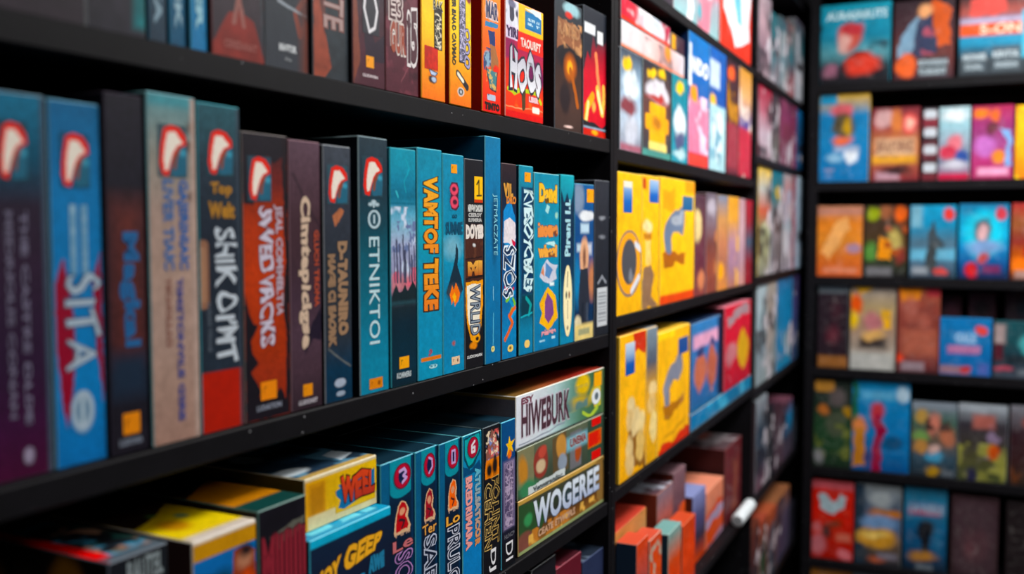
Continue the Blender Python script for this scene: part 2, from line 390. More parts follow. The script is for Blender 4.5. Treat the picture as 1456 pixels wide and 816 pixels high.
A2 = [
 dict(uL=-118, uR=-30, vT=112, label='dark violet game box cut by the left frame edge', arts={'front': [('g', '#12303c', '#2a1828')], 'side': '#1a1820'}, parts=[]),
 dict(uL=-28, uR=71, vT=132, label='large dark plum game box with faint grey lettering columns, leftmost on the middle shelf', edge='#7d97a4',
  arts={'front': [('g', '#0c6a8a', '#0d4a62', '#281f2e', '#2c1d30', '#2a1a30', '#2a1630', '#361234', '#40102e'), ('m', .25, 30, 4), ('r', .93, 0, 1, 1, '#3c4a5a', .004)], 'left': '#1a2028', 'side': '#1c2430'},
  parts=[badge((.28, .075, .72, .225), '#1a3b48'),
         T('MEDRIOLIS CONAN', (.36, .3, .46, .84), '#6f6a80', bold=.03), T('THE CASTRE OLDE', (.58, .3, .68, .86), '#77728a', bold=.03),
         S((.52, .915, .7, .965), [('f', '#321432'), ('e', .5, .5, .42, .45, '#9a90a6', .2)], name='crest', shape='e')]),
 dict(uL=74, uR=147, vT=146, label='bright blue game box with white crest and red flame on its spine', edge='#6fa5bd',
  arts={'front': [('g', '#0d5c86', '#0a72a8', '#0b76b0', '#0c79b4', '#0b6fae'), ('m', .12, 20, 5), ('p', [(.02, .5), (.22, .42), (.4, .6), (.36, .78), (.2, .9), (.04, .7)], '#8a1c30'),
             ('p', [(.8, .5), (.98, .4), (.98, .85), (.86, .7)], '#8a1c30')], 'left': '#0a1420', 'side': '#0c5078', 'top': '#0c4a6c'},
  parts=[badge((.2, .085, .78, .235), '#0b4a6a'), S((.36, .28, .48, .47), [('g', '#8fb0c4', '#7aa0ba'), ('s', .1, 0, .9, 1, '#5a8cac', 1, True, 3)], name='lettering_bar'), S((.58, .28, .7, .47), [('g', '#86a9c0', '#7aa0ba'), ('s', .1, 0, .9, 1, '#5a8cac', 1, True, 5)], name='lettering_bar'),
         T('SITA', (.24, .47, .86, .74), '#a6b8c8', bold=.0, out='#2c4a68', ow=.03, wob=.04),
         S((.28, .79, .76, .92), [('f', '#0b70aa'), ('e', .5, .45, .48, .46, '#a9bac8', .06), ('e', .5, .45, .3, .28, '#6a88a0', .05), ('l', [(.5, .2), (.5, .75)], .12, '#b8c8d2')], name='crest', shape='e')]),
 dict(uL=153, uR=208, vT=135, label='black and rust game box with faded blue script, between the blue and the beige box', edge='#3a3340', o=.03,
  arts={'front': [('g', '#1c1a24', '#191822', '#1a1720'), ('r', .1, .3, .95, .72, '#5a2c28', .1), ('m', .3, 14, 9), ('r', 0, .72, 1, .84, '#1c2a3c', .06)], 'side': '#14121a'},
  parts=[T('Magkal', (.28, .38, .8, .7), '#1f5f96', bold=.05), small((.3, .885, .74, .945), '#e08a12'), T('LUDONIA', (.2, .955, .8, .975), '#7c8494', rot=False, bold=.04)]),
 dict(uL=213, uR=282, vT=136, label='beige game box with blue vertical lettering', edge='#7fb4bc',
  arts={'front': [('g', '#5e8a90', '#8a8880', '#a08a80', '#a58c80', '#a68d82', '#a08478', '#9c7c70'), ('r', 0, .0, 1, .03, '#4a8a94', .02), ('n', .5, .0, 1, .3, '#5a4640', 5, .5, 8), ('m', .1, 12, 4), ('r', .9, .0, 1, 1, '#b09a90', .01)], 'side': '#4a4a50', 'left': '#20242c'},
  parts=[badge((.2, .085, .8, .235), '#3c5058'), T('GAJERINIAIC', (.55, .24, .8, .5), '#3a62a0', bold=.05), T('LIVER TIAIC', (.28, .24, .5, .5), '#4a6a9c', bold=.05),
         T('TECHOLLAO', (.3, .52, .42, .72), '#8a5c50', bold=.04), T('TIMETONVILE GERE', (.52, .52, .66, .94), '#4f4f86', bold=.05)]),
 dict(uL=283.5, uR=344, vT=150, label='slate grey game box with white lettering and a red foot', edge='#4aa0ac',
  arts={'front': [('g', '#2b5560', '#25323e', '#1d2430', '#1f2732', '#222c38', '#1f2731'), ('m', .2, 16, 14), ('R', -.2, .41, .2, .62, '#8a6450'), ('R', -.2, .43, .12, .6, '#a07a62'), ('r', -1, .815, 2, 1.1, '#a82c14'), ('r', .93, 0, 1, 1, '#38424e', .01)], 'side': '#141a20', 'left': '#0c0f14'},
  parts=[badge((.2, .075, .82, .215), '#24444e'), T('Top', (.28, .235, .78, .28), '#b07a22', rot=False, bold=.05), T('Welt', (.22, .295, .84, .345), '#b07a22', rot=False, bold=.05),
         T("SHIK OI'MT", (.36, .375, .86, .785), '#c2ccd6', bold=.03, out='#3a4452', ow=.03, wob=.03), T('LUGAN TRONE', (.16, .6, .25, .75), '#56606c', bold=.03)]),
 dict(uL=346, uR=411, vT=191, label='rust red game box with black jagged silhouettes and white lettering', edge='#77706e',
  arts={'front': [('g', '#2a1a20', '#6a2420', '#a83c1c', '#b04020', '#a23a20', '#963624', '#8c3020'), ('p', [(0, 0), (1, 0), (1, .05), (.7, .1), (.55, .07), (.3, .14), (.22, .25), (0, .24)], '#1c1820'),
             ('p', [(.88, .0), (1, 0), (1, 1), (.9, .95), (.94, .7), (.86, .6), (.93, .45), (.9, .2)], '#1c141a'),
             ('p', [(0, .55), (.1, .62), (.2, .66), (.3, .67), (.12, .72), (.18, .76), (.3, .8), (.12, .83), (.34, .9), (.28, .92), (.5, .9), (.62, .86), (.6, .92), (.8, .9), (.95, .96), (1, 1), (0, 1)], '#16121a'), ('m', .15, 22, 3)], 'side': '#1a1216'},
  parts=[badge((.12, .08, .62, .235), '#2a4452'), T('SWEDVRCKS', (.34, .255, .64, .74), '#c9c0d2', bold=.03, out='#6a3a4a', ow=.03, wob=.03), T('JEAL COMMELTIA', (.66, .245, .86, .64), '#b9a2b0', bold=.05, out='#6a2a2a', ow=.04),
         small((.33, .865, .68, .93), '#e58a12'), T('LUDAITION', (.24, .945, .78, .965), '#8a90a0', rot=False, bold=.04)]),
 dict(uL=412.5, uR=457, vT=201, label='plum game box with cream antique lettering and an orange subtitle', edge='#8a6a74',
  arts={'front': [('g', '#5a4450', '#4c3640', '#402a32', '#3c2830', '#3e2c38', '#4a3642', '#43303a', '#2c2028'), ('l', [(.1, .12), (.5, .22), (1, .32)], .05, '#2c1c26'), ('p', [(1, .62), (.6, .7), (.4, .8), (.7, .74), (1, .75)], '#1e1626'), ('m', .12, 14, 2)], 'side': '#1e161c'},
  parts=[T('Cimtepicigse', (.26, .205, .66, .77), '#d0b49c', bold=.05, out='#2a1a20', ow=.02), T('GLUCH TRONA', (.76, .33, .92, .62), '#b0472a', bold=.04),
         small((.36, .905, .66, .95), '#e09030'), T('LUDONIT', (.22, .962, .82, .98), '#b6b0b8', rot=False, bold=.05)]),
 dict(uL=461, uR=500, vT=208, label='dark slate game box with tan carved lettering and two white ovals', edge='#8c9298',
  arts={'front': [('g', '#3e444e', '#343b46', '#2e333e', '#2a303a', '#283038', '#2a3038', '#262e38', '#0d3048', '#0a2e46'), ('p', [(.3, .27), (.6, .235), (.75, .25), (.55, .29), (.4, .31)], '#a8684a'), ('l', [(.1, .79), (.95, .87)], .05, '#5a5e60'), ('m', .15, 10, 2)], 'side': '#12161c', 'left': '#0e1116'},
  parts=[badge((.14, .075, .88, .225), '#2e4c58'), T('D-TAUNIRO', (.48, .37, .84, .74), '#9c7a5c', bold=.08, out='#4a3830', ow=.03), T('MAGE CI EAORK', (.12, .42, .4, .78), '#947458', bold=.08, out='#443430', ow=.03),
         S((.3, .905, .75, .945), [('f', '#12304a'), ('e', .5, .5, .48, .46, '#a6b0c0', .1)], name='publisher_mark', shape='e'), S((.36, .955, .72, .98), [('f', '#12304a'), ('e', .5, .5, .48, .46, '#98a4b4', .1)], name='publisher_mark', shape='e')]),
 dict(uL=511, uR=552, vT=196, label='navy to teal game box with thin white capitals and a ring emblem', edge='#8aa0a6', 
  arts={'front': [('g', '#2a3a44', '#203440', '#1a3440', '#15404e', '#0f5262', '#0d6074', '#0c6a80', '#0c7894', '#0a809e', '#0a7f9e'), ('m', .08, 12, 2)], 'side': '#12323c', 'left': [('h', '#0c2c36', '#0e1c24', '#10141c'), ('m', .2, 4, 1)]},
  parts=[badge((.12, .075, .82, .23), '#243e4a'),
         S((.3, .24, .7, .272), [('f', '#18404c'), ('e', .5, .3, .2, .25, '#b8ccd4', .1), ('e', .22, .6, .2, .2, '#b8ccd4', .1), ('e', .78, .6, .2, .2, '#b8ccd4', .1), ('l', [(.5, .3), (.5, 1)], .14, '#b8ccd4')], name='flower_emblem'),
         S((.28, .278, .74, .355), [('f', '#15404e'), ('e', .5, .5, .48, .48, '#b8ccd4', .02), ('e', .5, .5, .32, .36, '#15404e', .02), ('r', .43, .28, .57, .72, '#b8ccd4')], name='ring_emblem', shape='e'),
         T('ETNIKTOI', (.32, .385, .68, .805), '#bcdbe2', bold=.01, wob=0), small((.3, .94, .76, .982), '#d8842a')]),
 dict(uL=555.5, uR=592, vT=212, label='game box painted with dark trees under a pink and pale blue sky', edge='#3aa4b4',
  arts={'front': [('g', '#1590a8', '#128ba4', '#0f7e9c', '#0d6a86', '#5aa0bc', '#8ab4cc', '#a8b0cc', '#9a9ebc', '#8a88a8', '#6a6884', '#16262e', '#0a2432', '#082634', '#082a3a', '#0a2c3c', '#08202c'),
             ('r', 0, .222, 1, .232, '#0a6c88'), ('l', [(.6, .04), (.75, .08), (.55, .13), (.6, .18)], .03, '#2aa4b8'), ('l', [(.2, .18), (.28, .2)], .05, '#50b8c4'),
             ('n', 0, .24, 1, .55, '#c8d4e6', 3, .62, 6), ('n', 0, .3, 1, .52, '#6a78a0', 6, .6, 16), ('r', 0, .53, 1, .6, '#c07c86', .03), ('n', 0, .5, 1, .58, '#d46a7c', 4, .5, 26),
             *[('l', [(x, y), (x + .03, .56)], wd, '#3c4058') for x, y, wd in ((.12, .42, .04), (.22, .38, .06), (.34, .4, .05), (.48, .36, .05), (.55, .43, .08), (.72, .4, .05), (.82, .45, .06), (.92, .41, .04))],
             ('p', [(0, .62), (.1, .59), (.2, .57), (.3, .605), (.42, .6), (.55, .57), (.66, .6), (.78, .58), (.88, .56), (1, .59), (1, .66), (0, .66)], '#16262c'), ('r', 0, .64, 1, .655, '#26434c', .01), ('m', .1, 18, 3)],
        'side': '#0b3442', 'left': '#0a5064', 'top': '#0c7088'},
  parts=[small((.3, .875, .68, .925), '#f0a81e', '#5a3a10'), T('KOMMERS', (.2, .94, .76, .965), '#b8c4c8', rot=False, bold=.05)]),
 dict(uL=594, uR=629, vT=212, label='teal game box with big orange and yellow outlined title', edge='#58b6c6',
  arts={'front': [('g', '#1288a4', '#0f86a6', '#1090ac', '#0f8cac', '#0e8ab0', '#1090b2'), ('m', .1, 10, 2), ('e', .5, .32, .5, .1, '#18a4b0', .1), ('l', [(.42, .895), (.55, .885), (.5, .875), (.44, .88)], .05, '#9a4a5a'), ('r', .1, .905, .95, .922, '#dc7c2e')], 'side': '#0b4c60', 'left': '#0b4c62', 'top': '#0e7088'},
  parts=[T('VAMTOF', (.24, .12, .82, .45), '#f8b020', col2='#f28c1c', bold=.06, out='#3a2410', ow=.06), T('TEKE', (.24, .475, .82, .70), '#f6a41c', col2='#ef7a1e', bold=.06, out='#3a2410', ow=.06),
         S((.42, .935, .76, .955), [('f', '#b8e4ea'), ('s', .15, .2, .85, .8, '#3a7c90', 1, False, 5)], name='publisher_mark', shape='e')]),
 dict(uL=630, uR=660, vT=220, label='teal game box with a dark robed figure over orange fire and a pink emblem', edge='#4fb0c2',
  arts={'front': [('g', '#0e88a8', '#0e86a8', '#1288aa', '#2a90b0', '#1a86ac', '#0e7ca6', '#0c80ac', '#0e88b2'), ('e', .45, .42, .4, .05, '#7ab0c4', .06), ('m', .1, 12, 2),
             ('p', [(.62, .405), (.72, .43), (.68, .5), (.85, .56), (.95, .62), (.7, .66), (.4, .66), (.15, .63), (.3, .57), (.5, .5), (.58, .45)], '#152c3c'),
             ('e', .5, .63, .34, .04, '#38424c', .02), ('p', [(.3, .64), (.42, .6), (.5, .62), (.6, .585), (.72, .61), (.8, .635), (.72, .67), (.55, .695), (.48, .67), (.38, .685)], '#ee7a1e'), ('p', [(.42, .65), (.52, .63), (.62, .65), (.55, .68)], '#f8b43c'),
             ('e', .48, .865, .07, .01, '#b0584e', .01)], 'side': '#0a4a60', 'left': '#0a4a60'},
  parts=[small((.38, .045, .66, .085), '#f2a028', '#6a2a14'),
         S((.3, .125, .76, .255), [('f', '#0e86a8'), ('p', [(.2, .02), (.8, .0), (.98, .25), (.9, .5), (.98, .85), (.7, 1), (.2, .95), (.02, .7), (.1, .45), (.02, .2)], '#4a1c34'), ('e', .48, .26, .4, .2, '#e0566e', .02), ('e', .5, .7, .4, .22, '#e0566e', .02), ('e', .46, .25, .2, .08, '#4a1c34', .02), ('e', .55, .7, .22, .09, '#4a1c34', .02)], name='rose_emblem'),
         T('GO', (.42, .272, .66, .29), '#0b4a66', rot=False, bold=.05), T('SUMMIE', (.12, .305, .92, .365), '#0b4f6e', rot=False, bold=.05), small((.38, .925, .76, .962), '#e6c7a4', '#6a3a3a')]),
 dict(uL=661, uR=687.5, vT=227, label='black game box with yellow number panel and cream shield', edge='#6c7076',
  arts={'front': [('g', '#1a1a20', '#15151b', '#14141a', '#141318'), ('r', -.1, .355, 1.1, .585, '#46261e', .01), ('l', [(0, .475), (1, .465)], .04, '#1a1014'), ('l', [(0, .57), (1, .56)], .05, '#1a1014'),
             ('n', 0, .37, 1, .47, '#5c3628', 5, .6, 3),
             ('p', [(.02, .585), (.98, .58), (.98, .7), (.88, .8), (.7, .865), (.5, .885), (.3, .865), (.12, .8), (.02, .7)], '#e69a1c'), ('p', [(.1, .6), (.86, .595), (.86, .7), (.76, .79), (.6, .84), (.45, .85), (.3, .83), (.14, .75), (.1, .68)], '#f2ead8'),
             ('e', .62, .86, .2, .022, '#f0a428', .005), ('e', .45, .895, .2, .018, '#e08a1c', .005), ('e', .66, .862, .09, .01, '#2a1c14', .002), ('e', .5, .41, .08, .008, '#d8d8d8', .003)], 'side': '#0e0e12'},
  parts=[S((.5, .08, .95, .205), [('f', '#f4c01c'), ('r', 0, .88, 1, 1.1, '#c0401c'), ('l', [(.3, .3), (.55, .15), (.55, .72)], .12, '#241c12'), ('l', [(.3, .74), (.85, .72)], .1, '#241c12')], name='number_panel'),
         T('NIIVGW DARDIN', (.16, .215, .94, .25), '#cfd0cc', rot=False, bold=.08), T('CEEROY', (.18, .255, .9, .275), '#b8b8b6', rot=False, bold=.06), T('ELFIMERSA', (.18, .28, .9, .298), '#b8b8b6', rot=False, bold=.06),
         T('DOYES', (.04, .31, .98, .38), '#e6dcd4', rot=False, bold=.09, out='#5a2c28', ow=.04), T('MI', (.14, .485, .92, .555), '#f0b040', col2='#b45a20', rot=False, bold=.1),
         T('WRLID', (.3, .6, .78, .84), '#8c98a4', bold=.0, out='#26344c', ow=.06), T('LUDOMIAN', (.1, .935, .9, .95), '#d0d0d0', rot=False, bold=.05)]),
 dict(uL=690, uR=712, vT=195, label='tallest teal game box, plain with a thin cyan script on its spine', edge='#62b4cc', depth=.26, omin=-.012,
  arts={'front': [('g', '#0d76a2', '#0c74a2', '#0c72a4', '#0b6e9e', '#0b6c9c'), ('m', .06, 8, 2), ('e', .6, .4, .2, .15, '#0a4668', .02), ('l', [(.52, .66), (.53, .72)], .03, '#9fd0dc'), ('l', [(.52, .78), (.5, .92)], .04, '#6ab4cc')],
        'side': '#0b5478', 'left': '#0a4f72', 'top': '#0d6c90'},
  parts=[T('JETMACZATE', (.46, .25, .78, .52), '#8ad0e0', bold=.0), S((.34, .92, .6, .95), [('f', '#0b6c9c'), ('e', .5, .5, .45, .45, '#e6dc90', .05), ('e', .5, .5, .12, .14, '#5a5a30', .05)], name='publisher_mark', shape='e')]),
 dict(uL=713.5, uR=734.5, vT=233, label='narrow navy game box with white and multicolour graffiti lettering', edge='#5c4a4c',
  arts={'front': [('g', '#2c2026', '#1a1a24', '#0e2a48', '#0c3c68', '#0c4e84', '#0c5a92', '#0c6ea4', '#0c80b4', '#0c78ac'), ('p', [(.1, .24), (.5, .17), (.9, .26), (.95, .4), (.5, .43), (.05, .4)], '#2a86c4'), ('p', [(.15, .29), (.5, .27), (.92, .3), (.95, .37), (.85, .44), (.4, .4), (.1, .4)], '#e4dce0'), ('p', [(.65, .38), (.95, .4), (.8, .44)], '#c8284a'),
             ('l', [(.2, .63), (.6, .66), (.8, .64)], .1, '#d2344a'), ('l', [(.3, .7), (.7, .68), (.9, .72), (.6, .76)], .12, '#7ab83c'), ('l', [(.85, .66), (.55, .7), (.95, .76), (.6, .8)], .13, '#2a94c4'), ('l', [(.9, .74), (.5, .78), (.75, .82), (.2, .9)], .14, '#e06a3c'), ('m', .1, 10, 2)], 'side': '#0b3450'},
  parts=[T('VIL', (.1, .1, .75, .17), '#d89a3c', rot=False, bold=.06, out='#3a2a18', ow=.05), T('DRO', (.3, .165, .95, .205), '#e0862c', rot=False, bold=.06), T('SZOS', (.12, .42, .82, .68), '#0c2c50', bold=.0, out='#e4eef4', ow=.06, wob=.05),
         S((.36, .925, .76, .965), [('f', '#0c78ac'), ('R', 0, 0, 1, 1, '#ecd07a'), ('e', .5, .5, .2, .22, '#8a5a2a', .05)], name='publisher_mark', shape='e')]),
 dict(uL=738.5, uR=758, vT=236, label='teal game box with white lettering on a navy panel and an orange corner mark', edge='#4cb0c0',
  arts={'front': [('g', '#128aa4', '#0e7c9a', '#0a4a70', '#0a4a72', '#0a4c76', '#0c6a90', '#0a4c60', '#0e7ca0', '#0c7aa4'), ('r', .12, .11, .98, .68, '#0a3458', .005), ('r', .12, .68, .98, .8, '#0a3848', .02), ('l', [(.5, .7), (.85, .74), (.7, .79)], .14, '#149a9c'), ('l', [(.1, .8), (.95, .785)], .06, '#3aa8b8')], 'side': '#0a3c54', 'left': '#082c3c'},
  parts=[small((.36, .035, .8, .085), '#f2a030', '#a0561c'), T('KVESOYCBRES', (.3, .125, .95, .665), '#d2eef2', bold=.04, out='#1a6a8c', ow=.04, wob=.04), S((.34, .92, .74, .965), [('f', '#0c7aa4'), ('R', 0, 0, 1, 1, '#eeca7c')], name='publisher_mark', shape='e')]),
 dict(uL=759.5, uR=795, vT=247, label='teal game box with yellow and orange title and a yellow diamond below', edge='#7ec0c8',
  arts={'front': [('g', '#0e8aa6', '#0e88a6', '#0f8aaa', '#0e84aa', '#0c7aa6', '#0b76a4'), ('m', .08, 8, 2), ('p', [(.5, .17), (.62, .185), (.55, .225), (.44, .21)], '#a8d8d8'), ('e', .9, .235, .06, .02, '#9ac8b8', .01),
             ('p', [(.4, .39), (.8, .385), (.95, .43), (.8, .42)], '#bce4e4'), ('p', [(.5, .48), (.68, .51), (.95, .52), (.85, .56), (.9, .6), (.6, .63), (.35, .61), (.2, .58), (.3, .53)], '#c8cad8'), ('p', [(.45, .5), (.6, .52), (.75, .55), (.6, .6), (.42, .57)], '#5a86b8'), ('p', [(.25, .56), (.35, .52), (.4, .58)], '#d08464'),
             ('p', [(.55, .65), (.85, .7), (.9, .76), (.95, .83), (.55, .9), (.2, .84), (.3, .79), (.2, .73)], '#f0b43a'), ('p', [(.52, .68), (.75, .73), (.78, .8), (.55, .86), (.4, .82), (.42, .74)], '#7a4a84'), ('r', .62, .62, .8, .64, '#e0ecec', .005), ('r', .2, .945, .42, .955, '#a4cfe0'), ('r', .7, .935, .84, .95, '#c4dfe8')], 'side': '#0b4f66', 'left': '#0a4052'},
  parts=[T('Dand', (.18, .06, .9, .165), '#f6bc20', rot=False, bold=.08, out='#6a4a10', ow=.04), T('inoure', (.14, .275, .94, .365), '#e88c3e', rot=False, bold=.1, out='#7a3a20', ow=.03), T('wheal', (.14, .405, .9, .475), '#f0a83c', rot=False, bold=.1, out='#8a4a20', ow=.03), T('pinate', (.28, .885, .86, .925), '#ea9ca4', rot=False, bold=.1)]),
 dict(uL=797, uR=816, vT=249, label='teal game box with a tall cream oval on a dark spine', edge='#2cb0be',
  arts={'front': [('g', '#14a0b0', '#0e8096', '#0a2a44', '#0a2a48', '#0a3450', '#0b5a7c', '#0c6c90', '#0c84a8'), ('p', [(0, .08), (.25, .16), (.5, .1), (.75, .18), (1, .08), (1, .3), (0, .3)], '#0a2c46')], 'side': '#0a3c50', 'left': '#0a2c3c'},
  parts=[T('Pirani l.i.', (.3, .14, .72, .48), '#a4d4de', bold=.05, flip=True), S((.2, .53, .85, .955), [('f', '#f0e2ac'), ('e', .5, .5, .42, .46, '#f6eac0', .05), ('l', [(.5, .1), (.45, .3)], .1, '#7a6a48'), ('e', .35, .42, .1, .05, '#5a5a4a', .02), ('e', .68, .42, .1, .05, '#8a5a3a', .02), ('l', [(.5, .5), (.5, .75)], .06, '#8a7a58'), ('e', .5, .88, .08, .03, '#6a4a30', .02)], name='oval_label', shape='e', cell=.0006)]),
 dict(uL=817, uR=844, vT=262, label='blue game box with a long coated figure and an orange corner mark', edge='#4a90b0',
  arts={'front': [('g', '#1a5a92', '#14528a', '#10487c', '#0e4a84', '#0d3c70', '#0c3058', '#0d2c4c', '#183048'), ('e', .18, .09, .3, .1, '#7a8ca4', .04), ('e', .65, .2, .42, .035, '#dce0e4', .01), ('r', .3, .25, .75, .31, '#bcd4e4', .02), ('r', .1, .38, .35, .43, '#b8ccd8', .02), ('r', .45, .38, .9, .45, '#c8ccd8', .03), ('e', .12, .62, .18, .14, '#1878a8', .05),
             ('e', .9, .62, .18, .12, '#b87a58', .04), ('e', .5, .47, .24, .13, '#d8a684', .02), ('e', .5, .47, .08, .07, '#7a5040', .02), ('p', [(.3, .54), (.7, .54), (.78, .75), (.7, .9), (.3, .92), (.2, .75)], '#262c38'), ('l', [(.4, .78), (.42, .95)], .14, '#1c2430'), ('l', [(.65, .78), (.7, .93)], .12, '#3a4454'), ('e', .15, .9, .2, .06, '#d8ccaa', .02), ('r', 0, .9, 1, 1.1, '#dcc684', .02), ('r', .2, .93, .8, .97, '#9a9a78', .01)], 'side': '#0c2c4c'},
  parts=[small((.62, .03, .98, .115), '#f0a440', '#b06a20')]),
 dict(uL=845.5, uR=868, vT=257, label='black game box with white barcode sticker, beside the bookcase post', edge='#60646c',
  arts={'front': [('g', '#2c3038', '#23272f', '#20242c', '#1e2229', '#1c2027'), ('m', .15, 9, 2), ('e', .5, .24, .2, .012, '#8c9098', .01), ('e', .5, .36, .2, .012, '#7c8088', .01), ('l', [(.25, .66), (.5, .62), (.8, .66)], .08, '#8a8e96')], 'side': '#16181e'},
  parts=[S((.18, .69, .86, .94), [('f', '#c4c8cc'), *[('r', .1, y, .9, y + hh, '#8c9096') for y, hh in ((.12, .04), (.2, .06), (.3, .03), (.37, .07), (.48, .04), (.56, .03), (.63, .08), (.75, .04), (.83, .05))]], name='barcode_sticker')]),
]
row(PA, zA[2], A2, G2, o=.012)

